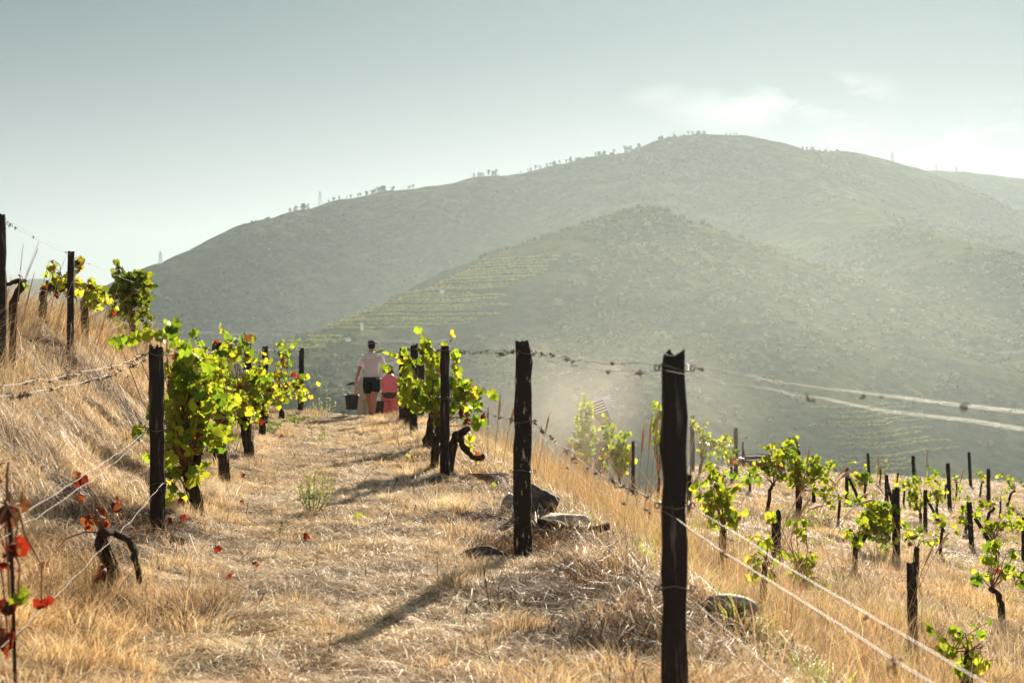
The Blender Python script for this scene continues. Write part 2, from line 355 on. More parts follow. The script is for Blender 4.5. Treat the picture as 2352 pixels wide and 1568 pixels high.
def hh(x, y):
    x = np.asarray(x, float); y = np.asarray(y, float); best = np.full(x.shape, -170.0)
    for P, sl, rr in RIDGES:
        h = np.full(x.shape, -1e9)
        for a, b in zip(P[:-1], P[1:]):
            dx, dy = b[0] - a[0], b[1] - a[1]; t = np.clip(((x - a[0]) * dx + (y - a[1]) * dy) / (dx * dx + dy * dy), 0, 1)
            d = np.hypot(x - a[0] - t * dx, y - a[1] - t * dy)
            # ribs and gullies running down the slope
            k = fbm(x * .006, y * .003, 3, 31) * 1.0
            dd = np.sqrt(d * d + rr * rr) - rr
            zz = a[2] + (b[2] - a[2]) * t - sl * dd * (1 + .55 * k * ss(20, 260, d))
            h = np.maximum(h, zz)
        k_ = 14.0
        m_ = np.maximum(best, h); best = m_ + k_ * np.log1p(np.exp(-np.abs(best - h) / k_)) * ss(0, 60, m_ + 170) * (np.abs(best - h) < 60) * .6
    n = fbm(x * .02, y * .02, 4, 3) * 14
    return best + n * .5
# lower the crests by what the smooth maximum adds is negligible
az = np.linspace(-.62, .62, 620); dist = np.concatenate([np.geomspace(90, 900, 40), np.linspace(915, 3300, 330), np.geomspace(3320, 7800, 60)])
A, D = np.meshgrid(az, dist); X, Y = A * D, D
Z = hh(X, Y)
nearz = -12 - (D - 90) * .12
Z = np.where(D < 800, np.minimum(Z, np.maximum(nearz, -170)), Z)
V = np.stack([X.ravel(), Y.ravel(), Z.ravel()], 1); nx = len(az)
ii = np.arange(len(dist) - 1)[:, None] * nx + np.arange(nx - 1)[None]; ii = ii.ravel()
hill = mesh_np('hills', V, [np.stack([ii, ii + 1, ii + 1 + nx, ii + nx], 1)], M['hill'], smooth=True); tag(hill, kind='structure')

def on_hill(px, py, lo=850, hi=3300, n=500):
    """point where the sight line through a picture point meets the hills"""
    d = np.linspace(lo, hi, n); x = (px - 1176) / F * d; z = CAMZ + (HZ - py) / F * d
    hit = np.nonzero(hh(x, d) >= z)[0]
    if not len(hit): return None
    i = hit[0]; return Vector((x[i], d[i], float(hh(x[i:i + 1], d[i:i + 1])[0])))

# scattered scrub: leafy lumps
def ico(sub):
    import bmesh
    bm = bmesh.new(); bmesh.ops.create_icosphere(bm, subdivisions=sub, radius=1)
    v = np.array([q.co[:] for q in bm.verts]); f = np.array([[q.index for q in t.verts] for t in bm.faces]); bm.free(); return v, f
IV, IF = ico(2); IV3, IF3 = ico(3)
def lumps(P, rad, base, fold, seed=0, hs=.8):
    """N rough crowns; P (N,3), rad (N,)"""
    r = np.random.default_rng(seed); n = len(P); V = base[None] * (1 + r.uniform(-.28, .28, (n, len(base), 1)))
    V = V * rad[:, None, None] * np.array([1, 1, hs])[None, None] * r.uniform(.75, 1.3, (n, 1, 3)); V = V + P[:, None] + np.array([0, 0, 1])[None, None] * (rad * .25)[:, None, None]
    Fc = fold[None] + (np.arange(n) * len(base))[:, None, None]
    return V.reshape(-1, 3), Fc.reshape(-1, 3)
nb = 34000
a = RNG.uniform(-.42, .42, nb); d = np.sqrt(RNG.uniform(850 ** 2, 3100 ** 2, nb)); keep = np.ones(nb, bool)
x, y = a * d, d
dens = .02 + 4.6 * fbm(x * .008, y * .008, 4, 21) + .30 * ((d < 1600)) + .12 * (a < -.15)
dsp = np.full(len(x), 1e9)
for a_, b_ in zip(SPUR[6:-1], SPUR[7:]):
    dx, dy = b_[0] - a_[0], b_[1] - a_[1]; t_ = np.clip(((x - a_[0]) * dx + (y - a_[1]) * dy) / (dx * dx + dy * dy), 0, 1); dsp = np.minimum(dsp, np.hypot(x - a_[0] - t_ * dx, y - a_[1] - t_ * dy))
dens = dens + .55 * (dsp < 330)
keep = RNG.uniform(0, 1, nb) < dens
x, y, d = x[keep], y[keep], d[keep]; dsp = dsp[keep]; z = hh(x, y); rad = RNG.gamma(2.2, .85, len(x)) + .6; rad = np.where(d > 1900, rad * .95, rad); rad = np.where(dsp < 330, rad * 1.0 + .3, rad); rad = np.clip(rad, .6, 1.2 + y * .0016)
PX = 1176 + x / y * F; PY = HZ - (z - CAMZ) / y * F
vy = ((PX > 700) & (PX < 1260) & (PY > 600) & (PY < 770) & (y < 1500)) | ((PX > 1830) & (PX < 2230) & (PY > 930) & (PY < 1110))
x, y, z, rad = x[~vy], y[~vy], z[~vy], rad[~vy]
V, Fc = lumps(np.stack([x, y, z], 1), rad, IV, IF, 1, .9)
cb = np.array([[.06, .07, .03], [.09, .10, .042], [.12, .12, .055], [.18, .165, .075]])[RNG.integers(0, 4, len(x))] * np.where(y > 1800, .72, 1.0)[:, None]
o = mesh_np('scrub', V, [Fc], M['scrub'], col=np.repeat(cb, len(IV), 0) * RNG.uniform(.45, 1.55, (len(V), 1))); tag(o, 'low scrub scattered over the distant hillsides', kind='stuff')
print('scrub', len(x))

# larger bushes one can tell apart on the near spur and the right-hand slope
protos = []
for k in range(5):
    r = np.random.default_rng(50 + k); nl = 22
    P = np.stack([r.normal(0, .42, nl), r.normal(0, .42, nl), np.abs(r.normal(.35, .3, nl))], 1); rr = r.uniform(.18, .42, nl)
    V, Fc = lumps(P, rr, IV, IF, 60 + k, .85)
    c = np.array([[.09, .11, .04], [.13, .155, .05], [.18, .19, .06], [.12, .125, .065], [.16, .145, .07]])[k]
    ob = mesh_np('bush', V, [Fc], M['scrub'], col=np.repeat(np.tile(c, (nl, 1)) * r.uniform(.7, 1.3, (nl, 1)), len(IV), 0) * r.uniform(.5, 1.5, (len(V), 1))); protos.append(ob)
used = [False] * 5; nb = 0
zones = [((1180, 1780, 560, 900), 120, 'bush on the middle spur'), ((2040, 2352, 600, 960), 55, 'bush on the right-hand slope'), ((360, 720, 660, 790), 40, 'bush at the foot of the long hill'), ((660, 1080, 770, 900), 40, 'bush below the far vine rows')]
for (x0, x1, y0, y1), n, lab in zones:
    for _ in range(n):
        p = on_hill(random.uniform(x0, x1), random.uniform(y0, y1))
        if p is None or (p.y < 1600 and 830 < p.x / p.y * F + 1176 < 1250): continue
        k = random.randrange(5); ob = protos[k] if not used[k] else copy_tree(protos[k]); used[k] = True
        s = random.uniform(2.6, 5.4) * (1.25 if p.y > 1900 else .85); ob.location = p - Vector((0, 0, .3)); ob.rotation_euler = (0, 0, random.uniform(0, 6.3)); ob.scale = (s, s, s * random.uniform(.7, 1))
        tone = ['dark', 'mid green', 'yellowish', 'greyish', 'tan'][k]; rel = ('high up' if p.z > (W(0, (y0 + y1) / 2, p.y)).z else 'low down') + (' on the left side' if (p.x / p.y * F + 1176) < (x0 + x1) / 2 else ' on the right side')
        tag(ob, tone + ' ' + lab + ', ' + rel, 'bush', 'bushes: ' + tone + ' ' + lab + ', ' + rel)
for k in range(5):
    if not used[k]: bpy.data.objects.remove(protos[k])

# skyline pines
def pine(k):
    r = random.Random(k); root = empty('pine_tree', (0, 0, 0)); h = 1.0
    t = MB(); t.tube([(0, 0, -.1), (r.uniform(-.02, .02), 0, .5), (0, 0, .95)], [.06, .045, .02], 6); t.build('trunk', M['trunk'], root)
    n = 26; P = []; rd = []
    for i in range(n):
        zz = r.uniform(.10, 1.0) if k % 3 else r.uniform(.38, .98); wd = (1.08 - zz) * .42 + .05 if k % 3 else .32 * math.sqrt(max(.05, 1 - ((zz - .78) / .24) ** 2))
        a = r.uniform(0, 6.3); q = wd * math.sqrt(r.random()); P.append((q * math.cos(a), q * math.sin(a), zz)); rd.append(r.uniform(.05, .11))
    V, Fc = lumps(np.array(P), np.array(rd), IV, IF, k, .7); mesh_np('crown', V, [Fc], M['pine'], root)
    return root
pp = [pine(k) for k in range(5)]; pu = [False] * 5
plist = []
for (a0, a1, n, h0, h1) in [(652, 715, 9, 6, 11), (740, 800, 5, 4, 8), (800, 905, 22, 6, 11), (908, 960, 3, 4, 9), (1080, 1110, 4, 6, 9), (1112, 1190, 4, 5, 13), (1195, 1290, 13, 5, 9), (1295, 1400, 15, 5, 10), (1405, 1480, 7, 6, 12), (1545, 1620, 6, 4, 8), (1640, 1700, 4, 4, 7), (1820, 1900, 9, 4, 8)]:
    for i in range(n): plist.append((random.uniform(a0, a1), random.uniform(h0, h1) * 1.45, 'far left clump' if a0 < 730 else 'line by the left pylon' if a0 < 800 else 'long left-hand line' if a0 < 900 else 'sparse gap' if a0 < 1000 else 'clump beside the single pole' if a0 < 1120 else 'middle line' if a0 < 1400 else 'rise before the summit' if a0 < 1500 else 'summit' if a0 < 1800 else 'right shoulder'))
mpx = 1176 + MAIN[:, 0] / MAIN[:, 1] * F
for px, hp, where in plist:
    d = float(np.interp(px, mpx, MAIN[:, 1])) - 4; x = (px - 1176) / F * d; z = float(hh(np.array([x]), np.array([d]))[0])
    k = random.randrange(5); o = pp[k] if not pu[k] else copy_tree(pp[k]); pu[k] = True
    s = hp / F * d; o.matrix_basis = Matrix.Identity(4); o.location = (x, d, z - s * .12); o.scale = (s, s, s); o.rotation_euler = (0, 0, random.uniform(0, 6))
    tag(o, 'small dark pine against the sky on the crest, in the %s' % where, 'tree', 'hill crest pines: ' + where)

# pylons and a pole on the crests
def lattice(px, pytop, pybot, d, label, kind='tower'):
    b = W(px, pybot, d); b.z = min(b.z, float(hh(np.array([b.x]), np.array([b.y]))[0]) + 3); h = (pybot - pytop) / F * d; root = empty('pylon' if kind != 'pole' else 'utility_pole', b, label, 'pylon' if kind != 'pole' else 'pole')
    m = MB(); r = .13 * d / 2800
    if kind == 'pole':
        m.tube([b - Vector((0, 0, 2)), b + Vector((0, 0, h))], [.35, .25], 6); m.build('shaft', M['steel'], root)
        a = MB(); 
        for q in (.86, .95): a.tube([b + Vector((-.9, 0, h * q)), b + Vector((.9, 0, h * q))], .15, 5)
        a.build('crossarm', M['steel'], root); return
    w0, w1 = h * .12, h * .03
    def corner(i, t, kk=0):
        ww = w0 + (w1 - w0) * t; return b + Vector(((1 if i in (0, 1) else -1) * ww, (1 if i in (0, 3) else -1) * ww, h * t))
    top = 1.0 if kind == 'tower' else .55
    for i in range(4): m.tube([corner(i, -.05), corner(i, top)], r * 1.4, 4)
    nn = 7
    for i in range(4):
        for k in range(nn):
            t0, t1 = top * k / nn, top * (k + 1) / nn
            m.tube([corner(i, t0), corner((i + 1) % 4, t1)], r, 4); m.tube([corner((i + 1) % 4, t0), corner(i, t1)], r, 4)
    m.build('lattice', M['steel'], root, smooth=False)
    a = MB()
    if kind == 'tower':
        for q, ww in ((.72, .16), (.84, .2), (.95, .14)): a.tube([b + Vector((-ww * h, 0, h * q)), b + Vector((ww * h, 0, h * q))], r * 1.4, 4)
    else:
        for sgn in (-1, 1): a.tube([b + Vector((0, 0, h * .5)), b + Vector((sgn * h * .42, 0, h))], r * 1.5, 4)
        a.tube([b + Vector((-h * .75, 0, h * .97)), b + Vector((h * .75, 0, h * .97))], r * 1.5, 4)
    a.build('crossarm', M['steel'], root, smooth=False)
lattice(368, 578, 620, 2170, 'faint lattice pylon at the low left end of the long hill')
lattice(735, 440, 474, 2525, 'lattice pylon above the pines on the left part of the crest')
lattice(1076, 393, 413, 2690, 'single pole left of the round pines on the crest', 'pole')
lattice(2050, 350, 378, 3010, 'tall narrow lattice pylon on the falling right shoulder of the hill')
lattice(2151, 369, 391, 3700, 'Y-shaped pylon on the far right ridge, the nearer to the peak', 'y')
lattice(2197, 376, 393, 3700, 'Y-shaped pylon on the far right ridge, the farther from the peak', 'y')

# far vineyard rows following the contours
def strip(pts, h, wd, seed, clump=1.0):
    r = np.random.default_rng(seed); n = len(pts) * 3; P = []
    pts = np.array(pts); seg = np.linspace(0, len(pts) - 1, n); i = np.minimum(seg.astype(int), len(pts) - 2); t = (seg - i)[:, None]
    P = pts[i] * (1 - t) + pts[i + 1] * t + r.normal(0, .25, (n, 3)) * np.array([1, 1, .4]); return lumps(P, r.uniform(.7, 1.15, n) * clump, IV, IF, seed, .8)
def contour(zl, px0, px1, step, lo, hi):
    out = []
    for px in np.arange(px0, px1, step):
        d = np.linspace(lo, hi, 300); x = (px - 1176) / F * d; h = hh(x, d)
        k = np.nonzero(h >= zl)[0]
        if len(k) and k[0] > 0: i = k[0]; out.append((x[i], d[i], h[i]))
    return out
def vineyard(rows, label, group, step=5, clump=1.0, tone=1.0):
    for k, (px0, px1, py, pxm) in enumerate(rows):
        p = on_hill(pxm, py)
        if p is None: continue
        c = contour(p.z, px0, px1, step, 850, 1600)
        if len(c) < 4: continue
        V, Fc = strip(c, 1.5, 1.2, 100 + k, clump); n = len(V) // len(IV)
        col = np.array([.40, .43, .06])[None] * tone * RNG.uniform(.6, 1.25, (n, 1)) + RNG.uniform(0, .05, (n, 1)) * np.array([1, .5, 0])
        o = mesh_np('vine_row', V, [Fc], M['vrow'], col=np.repeat(col, len(IV), 0)); tag(o, '%s, %s from the top' % (label, ['first', 'second', 'third', 'fourth', 'fifth', 'sixth', 'seventh', 'eighth', 'ninth', 'tenth', 'eleventh', 'twelfth', 'thirteenth', 'fourteenth', 'fifteenth', 'sixteenth'][k]), 'vine row', group)
rows = []
for k, py in enumerate(np.arange(664, 762, 7.0)):
    left = np.interp(py, [630, 670, 712, 746, 760], [1090, 1010, 905, 830, 800]) ; right = np.interp(py, [660, 700, 740, 760], [1100, 1110, 1060, 960])
    rows.append((left - 70, right + 30 + 45 * math.sin(k * 2.3), py, (left + right) / 2))
vineyard(rows, 'green vine row round the middle spur', 'far vine rows on the middle spur', 5, 1.35, .85)
rows = [(np.interp(py, [590, 630, 655], [1120, 1035, 990]), np.interp(py, [590, 630, 655], [1290, 1250, 1180]), py, 1190 if py < 640 else 1110) for py in np.arange(594, 658, 7.0)]
vineyard(rows, 'short green vine row high on the spur', 'far vine rows high on the spur', 5, 1.35, .8)
rows = [(640, 760 + (800 - py) * 2, py, 715 + (800 - py) * 1.5) for py in np.arange(776, 806, 7.0)]
vineyard(rows, 'green vine row at the low left tip of the spur', 'far vine rows low on the spur', 5, 1.5)
rows = [(1890 + random.uniform(-40, 60), random.uniform(2080, 2210), py, 2000) for py in np.arange(935, 1100, 13)]
vineyard(rows, 'broken green vine row on the right-hand terraces', 'far terrace rows on the right', 6, 1.15, .55)

# pale tracks across the hills
def track(name, pts, wd, nseg=24):
    P = []
    for (a, b) in zip(pts[:-1], pts[1:]):
        for t in np.linspace(0, 1, nseg, endpoint=False):
            q = on_hill(a[0] + (b[0] - a[0]) * t, a[1] + (b[1] - a[1]) * t)
            if q: P.append(q)
    if len(P) < 3: return
    P = np.array(P); 
    for _ in range(3): P[1:-1] = (P[:-2] + P[1:-1] * 2 + P[2:]) / 4
    T = np.gradient(P, axis=0); T[:, 2] = 0; T /= np.linalg.norm(T, axis=1)[:, None] + 1e-6; S_ = np.stack([-T[:, 1], T[:, 0], T[:, 2] * 0], 1)
    Lf, Rt = P + S_ * wd, P - S_ * wd
    zc = np.maximum(hh(Lf[:, 0], Lf[:, 1]), hh(Rt[:, 0], Rt[:, 1])) + .8; Lf[:, 2] = zc; Rt[:, 2] = zc
    lo1, lo2 = Lf.copy(), Rt.copy(); lo1[:, 2] -= 4; lo2[:, 2] -= 4
    V = np.concatenate([Lf, Rt, lo1, lo2]); n = len(P); i = np.arange(n - 1)
    o = mesh_np(name, V, [np.stack([i, i + 1, i + 1 + n, i + n], 1), np.stack([i + n, i + 1 + n, i + 1 + 3 * n, i + 3 * n], 1), np.stack([i, i + 1, i + 1 + 2 * n, i + 2 * n], 1)], M['dirtroad']); tag(o, kind='structure')
track('hillside_road', [(430, 766), (540, 770), (650, 772)], 2.2)
track('hillside_track', [(800, 793), (900, 787), (1040, 786)], 1.5)
track('hillside_path', [(890, 840), (960, 820), (1040, 796)], 1.3)
track('terrace_track', [(2210, 820), (2300, 812), (2352, 810)], 1.5)

# small white shrine and hut by the far vineyard
p = on_hill(831, 760) or W(831, 760, 1100)
root = empty('water_tank', p, 'narrow white tower at the lower left tip of the far vineyard', 'tower')
m_ = MB(); m_.box(p + Vector((0, 0, 1.6)), (2.2, 2.2, 5.4), taper=.92); m_.build('wall', M['lime'], root, smooth=False)
m_ = MB(); m_.box(p + Vector((0, 0, 5.0)), (2.7, 2.7, 1.4), taper=.15); m_.build('roof', M['lime'], root, smooth=False)
m_ = MB(); m_.tube([p + Vector((0, 0, 5.2)), p + Vector((0, 0, 9.5))], .2, 6); m_.build('pole', M['steel'], root)
p = on_hill(792, 640 + 110) or W(792, 750, 1150)
p = on_hill(1012, 668) or W(1012, 668, 1280); p = on_hill(792 + 0, 752) or p
for (px, py, lab) in [(800, 786, 'tiny white hut below the narrow tower'), (1015, 674, 'tiny pale hut at the upper end of the far vineyard')]:
    p = on_hill(px, py)
    if p is None: continue
    root = empty('hut', p, lab, 'hut')
    m_ = MB(); m_.box(p + Vector((0, 0, 1)), (4, 3.2, 3)); m_.build('wall', M['lime'], root, smooth=False)
    m_ = MB(); m_.add([p + Vector(q) for q in ((-2.3, -1.9, 2.5), (2.3, -1.9, 2.5), (2.3, 1.9, 2.5), (-2.3, 1.9, 2.5), (-2.3, 0, 3.8), (2.3, 0, 3.8))], [(0, 1, 5, 4), (2, 3, 4, 5), (0, 4, 3), (1, 2, 5), (0, 3, 2, 1)]); m_.build('roof', M['roof'], root, smooth=False)

# ------------------------------------------------------------ near ground
ys = np.concatenate([np.linspace(-5, 3.5, 24), 3.55 + np.cumsum(np.full(330, .012) * np.linspace(3, 22, 330))]); ys = ys[ys < 100]; ys = np.concatenate([ys, np.linspace(ys[-1] + 2, 170, 30)])
xs = np.concatenate([np.linspace(-60, -9, 34), np.arange(-8.8, 9, .055), 9 + np.cumsum(np.linspace(.08, .7, 110))])
X, Y = np.meshgrid(xs, ys); Z = g(X, Y); nx = len(xs)
ii = (np.arange(len(ys) - 1)[:, None] * nx + np.arange(nx - 1)[None]).ravel()
o = mesh_np('ground', np.stack([X.ravel(), Y.ravel(), Z.ravel()], 1), [np.stack([ii, ii + 1, ii + 1 + nx, ii + nx], 1)], M['ground'], smooth=True); tag(o, kind='structure')
GROUND = o; GXY = (X.ravel().copy(), Y.ravel().copy())

# ------------------------------------------------------------ grass
def blades(x, y, H, lean, wid, col, z0=-.01, seed=0, stiff=.25, ztip=None):
    """x,y,H,wid (N,), lean (N,2) horizontal offset of the tip"""
    r = np.random.default_rng(seed); n = len(x); z = g(x, y) + z0; B = np.stack([x, y, z], 1)
    Mid = B.copy(); Mid[:, :2] += lean * stiff; Mid[:, 2] += H * .55
    T = B.copy(); T[:, :2] += lean; T[:, 2] += H
    if ztip is not None: T[:, 2] = g(T[:, 0], T[:, 1]) + ztip; Mid[:, :2] = (B[:, :2] + T[:, :2]) / 2; Mid[:, 2] = g(Mid[:, 0], Mid[:, 1]) + H
    a = r.uniform(0, np.pi, n); wv = np.stack([np.cos(a), np.sin(a), np.zeros(n)], 1) * wid[:, None] / 2
    if ztip is not None:
        pz = np.stack([-lean[:, 1], lean[:, 0], np.zeros(n)], 1); pz /= np.linalg.norm(pz, axis=1)[:, None] + 1e-6; pz[:, 2] = r.uniform(-.6, .6, n); wv = pz * wid[:, None] / 2
    f_ = 1 + 1.1 * fbm(x * 1.4, y * 1.4, 3, 99); hue = fbm(x * .8, y * .8, 2, 98); col = np.clip(col * np.stack([f_ * (1 + .25 * hue), f_, f_ * (1 - .5 * hue)], 1), .01, .9)
    V = np.stack([B - wv, B + wv, Mid - wv * .8, Mid + wv * .8, T], 1).reshape(-1, 3)
    i = np.arange(n) * 5; q = np.stack([i, i + 1, i + 3, i + 2], 1); t = np.stack([i + 2, i + 3, i + 4], 1)
    return V, q, t, np.repeat(col, 5, 0)
def strawcol(n, base, var=.25, seed=0):
    r = np.random.default_rng(seed); b = np.array(base); c = b[r.integers(0, len(b), n)]; return np.clip(c * r.uniform(1 - var, 1 + var, (n, 1)), 0, .9)
def grass(name, parts, matl, label):
    V = []; Q = []; T = []; Cc = []; off = 0
    for v, q, t, c in parts: V.append(v); Q.append(q + off); T.append(t + off); Cc.append(c); off += len(v)
    o = mesh_np(name, np.concatenate(V), [np.concatenate(Q), np.concatenate(T)], matl, col=np.concatenate(Cc)); tag(o, label, kind='stuff'); print(name, off // 5); return o
PALE = [(.80, .66, .46), (.74, .58, .38), (.86, .75, .56), (.60, .45, .28), (.30, .20, .12)]
GOLD = [(.60, .45, .28), (.48, .34, .20), (.70, .56, .38), (.26, .17, .10), (.52, .42, .27)]
BARE = [tuple(W(px, py, d)[:2]) + (q,) for px, py, d, q in [(1330, 1230, 11.3, .75), (1230, 1220, 11.0, .35), (1400, 1360, 8.7, .55), (1330, 1300, 9.6, .35), (1650, 1400, 8.0, .5), (1500, 1500, 7.2, .4), (1850, 1450, 8.2, .5), (330, 1240, 10.8, .5), (200, 1240, 10.6, .5), (170, 1330, 8.9, .4), (350, 1400, 7.9, .3), (1120, 1180, 12.4, .4), (1180, 1240, 10.8, .35)]]
def soil(x, y):
    k = np.ones_like(x)
    for bx, by, q in BARE: k = k * (1 - .93 * np.exp(-((x - bx) ** 2 + ((y - by) / 1.5) ** 2) / q ** 2))
    pm = 1 - ss(.0, .6, x - rowL(y)) * ss(.2, .9, rowR(y) - x)
    return np.clip(np.maximum(1 - k, (ss(.01, .10, fbm(x * 1.25, y * .9, 4, 120)) * 1.0) * (.12 + .88 * pm) * (1 - .55 * ss(2.0, 4.0, x - rowR(y)))), 0, 1)
def pts_region(n, dmin, dmax, xlo, xhi, dens=None, pw=1.0, seed=0):
    """points with more of them near the camera; xlo/xhi functions of y"""
    r = np.random.default_rng(seed); u = r.uniform(0, 1, n)
    y = (dmin ** (2 - pw - 1) if False else dmin * (dmax / dmin) ** u) if pw == 1 else (dmin ** (1 - pw) + u * (dmax ** (1 - pw) - dmin ** (1 - pw))) ** (1 / (1 - pw))
    lo, hi = xlo(y), xhi(y); x = lo + (hi - lo) * r.uniform(0, 1, n)
    ok = (x > -.42 * y - .6) & (x < .42 * y + .6)
    ok &= r.uniform(0, 1, n) < 1 - .8 * soil(x, y)
    if dens is not None: ok &= r.uniform(0, 1, n) < dens(x, y)
    return x[ok], y[ok]
sv = soil(*GXY); a_ = GROUND.data.color_attributes.new('Col', 'FLOAT_COLOR', 'POINT'); a_.data.foreach_set('color', np.stack([sv, sv, sv, np.ones_like(sv)], 1).astype(np.float32).ravel())
# trodden straw on the path and berms
x, y = pts_region(640000, 3.6, 34, lambda y: rowL(y) - 1.4, lambda y: rowR(y) + 1.8, lambda x, y: .55 + 1.2 * fbm(x * 1.3, y * 1.3, 3, 40) + .2, seed=1)
r = np.random.default_rng(66)
def bare(x, y):
    k = np.ones_like(x)
    for bx, by, q in BARE: k = k * (1 - .93 * np.exp(-((x - bx) ** 2 + ((y - by) / 1.5) ** 2) / q ** 2))
    return k
ok = r.random(len(x)) < bare(x, y); x, y = x[ok], y[ok]
n = len(x); r = np.random.default_rng(2); ln = r.gamma(3, .026, n) + .025; a = r.normal(.25, 1.0, n) + np.where(r.random(n) < .5, 0, np.pi)
lean = np.stack([np.cos(a) * ln, np.sin(a) * ln], 1)
P1 = blades(x, y, r.uniform(.004, .035, n), lean, r.uniform(.0015, .0038, n) * (1 + y * .03), strawcol(n, PALE, .3, 3), 0, 4, ztip=r.uniform(0, .04, n))
x, y = pts_region(9000, 3.8, 26, lambda y: rowL(y) - .8, lambda y: rowR(y) + 1.5, seed=171); r = np.random.default_rng(172); n = len(x); ln = r.gamma(4, .045, n) + .05; a = r.uniform(0, 6.28, n)
P2 = blades(x, y, r.uniform(.01, .05, n), np.stack([np.cos(a) * ln, np.sin(a) * ln], 1), r.uniform(.004, .008, n), strawcol(n, [(.86, .76, .6), (.7, .5, .3), (.28, .14, .09), (.45, .33, .22)], .2, 173), 0, 174, ztip=r.uniform(0, .07, n))
grass('straw_litter', [P1, P2], M['straw'], 'pale broken straw lying over the trodden path')
# short stubble tufts
def tufts(n, region, H, spread, per, cols, seed, wid=.0028, leanf=.5, zlift=0, dens=None, hvar=.5):
    r = np.random.default_rng(seed); x, y = region
    idx = np.repeat(np.arange(len(x)), per); m = len(idx); sz = r.uniform(1 - hvar, 1 + hvar, len(x))[idx] if hvar else 1
    rr = spread * np.sqrt(r.random(m)) * sz; a = r.uniform(0, 2 * np.pi, m); bx = x[idx] + rr * np.cos(a); by = y[idx] + rr * np.sin(a)
    h = H * sz * r.uniform(.5, 1.1, m) * (1 - .45 * (rr / (spread * sz + 1e-6)) ** 2)
    ln = h * (leanf * rr / (spread + 1e-6) + r.uniform(0, .45, m)); la = a + r.normal(0, .7, m)
    lean = np.stack([np.cos(la) * ln, np.sin(la) * ln], 1)
    tc = r.uniform(.75, 1.25, (len(x), 1))[idx]
    return blades(bx, by, h, lean, np.full(m, wid) * (1 + by * .035) * r.uniform(.7, 1.4, m), strawcol(m, cols, .22, seed + 1) * tc, -.01, seed + 2)
pathmask = lambda x, y: np.clip(1 - ss(.15, .7, x - rowL(y)) * ss(.35, 1.0, rowR(y) - x), .05, 1)
reg = pts_region(5200, 3.8, 33, lambda y: rowL(y) - 1.1, lambda y: rowR(y) + 2.0, lambda x, y: bare(x, y) * pathmask(x, y) * np.clip(.6 + 2.2 * fbm(x * .9, y * .9, 2, 41), 0, 1), seed=5)
T1 = tufts(0, reg, .12, .10, 70, GOLD + PALE[:2], 6)
reg = pts_region(1500, 3.8, 30, lambda y: rowL(y) - .9, lambda y: rowR(y) + 1.6, lambda x, y: bare(x, y) * np.clip(pathmask(x, y) * 1.3 - .3, 0, 1) * np.clip(.5 + 3 * fbm(x * .7, y * .7, 2, 46), 0, 1), seed=55)
T1b = tufts(0, reg, .17, .13, 150, GOLD[:3] + PALE[:3], 56, leanf=.9)
reg = pts_region(1800, 3.8, 30, lambda y: rowL(y) - .3, lambda y: rowR(y) + .5, lambda x, y: pathmask(x, y) * .8 + .12, seed=15)
reg = (reg[0][::2], reg[1][::2])
T2 = tufts(0, reg, .07, .06, 45, PALE, 16)
r = np.random.default_rng(130); T2b = tufts(0, (-2.35 + r.normal(0, .42, 60), 8.0 + r.normal(0, .45, 60)), .26, .12, 40, GOLD, 131, leanf=.8)
grass('dry_tussocks', [T1, T1b, T2, T2b], M['straw'], 'low dry tussocks along both edges of the path')
# left bank: tall dense grass
reg = pts_region(9000, 5.0, 31, lambda y: rowL(y) - 6.5, lambda y: rowL(y) - .55, lambda x, y: np.clip(.6 + 2.6 * fbm(x * 1.1, y * 1.1, 3, 42), .05, 1), seed=7)
T3 = tufts(0, reg, .22, .15, 30, GOLD + PALE[:3], 8, .0028, 1.1)
sel = (rowL(reg[1]) - reg[0]) > 1.4; r2 = (reg[0][sel][::1], reg[1][sel][::1])
T4 = tufts(0, r2, .55, .14, 9, GOLD + PALE[:2] + [(.42, .38, .12)], 9, .0026, 1.2)
n = 150000; x, y = pts_region(n, 5, 28, lambda y: rowL(y) - 4.0, lambda y: rowL(y) - .2, seed=17); r = np.random.default_rng(18); n = len(x); ln = r.gamma(3, .05, n) + .04; a = r.uniform(0, 6.28, n)
T5 = blades(x, y, r.uniform(.02, .10, n), np.stack([np.cos(a) * ln, np.sin(a) * ln], 1), r.uniform(.002, .0045, n) * (1 + y * .03), strawcol(n, PALE + GOLD, .3, 19), 0, 20, ztip=r.uniform(0, .12, n))
reg = pts_region(2600, 9, 27, lambda y: rowL(y) - 6.0, lambda y: rowL(y) - 1.9, seed=181)
T5b = tufts(0, reg, .50, .14, 18, GOLD + [(.30, .20, .10)], 182, .0024, .7)
grass('bank_grass', [T3, T4, T5, T5b], M['tallgrass'], 'tall golden dry grass covering the left bank')
# right bank: tall upright grass
reg = pts_region(3600, 4.2, 34, lambda y: rowR(y) + .75, lambda y: rowR(y) + 3.4, lambda x, y: ss(.3, 2.0, x - rowR(y) + 3.5 * fbm(x * 1.5, y * .8, 3, 71)) * np.clip(.45 + 2.6 * fbm(x * 1.1, y * 1.1, 3, 43) + .3 * (y > 11), .04, 1), seed=27)
T6 = tufts(0, reg, .22, .15, 24, GOLD + PALE[:3], 28, .0028, .8)
reg2 = pts_region(1100, 10.5, 30, lambda y: rowR(y) + .7, lambda y: rowR(y) + 3.4, lambda x, y: ss(.5, 1.8, x - rowR(y) + 3 * fbm(x * 1.2, y * .8, 3, 72)) * np.clip(.6 + 2 * fbm(x * .9, y * .9, 2, 73), .1, 1), seed=29)
T7 = tufts(0, reg2, .62, .13, 20, GOLD + [(.46, .38, .10), (.38, .36, .10)], 30, .0022, .3)
reg3 = pts_region(160, 10, 26, lambda y: rowR(y) + 1.0, lambda y: rowR(y) + 3.0, seed=31)
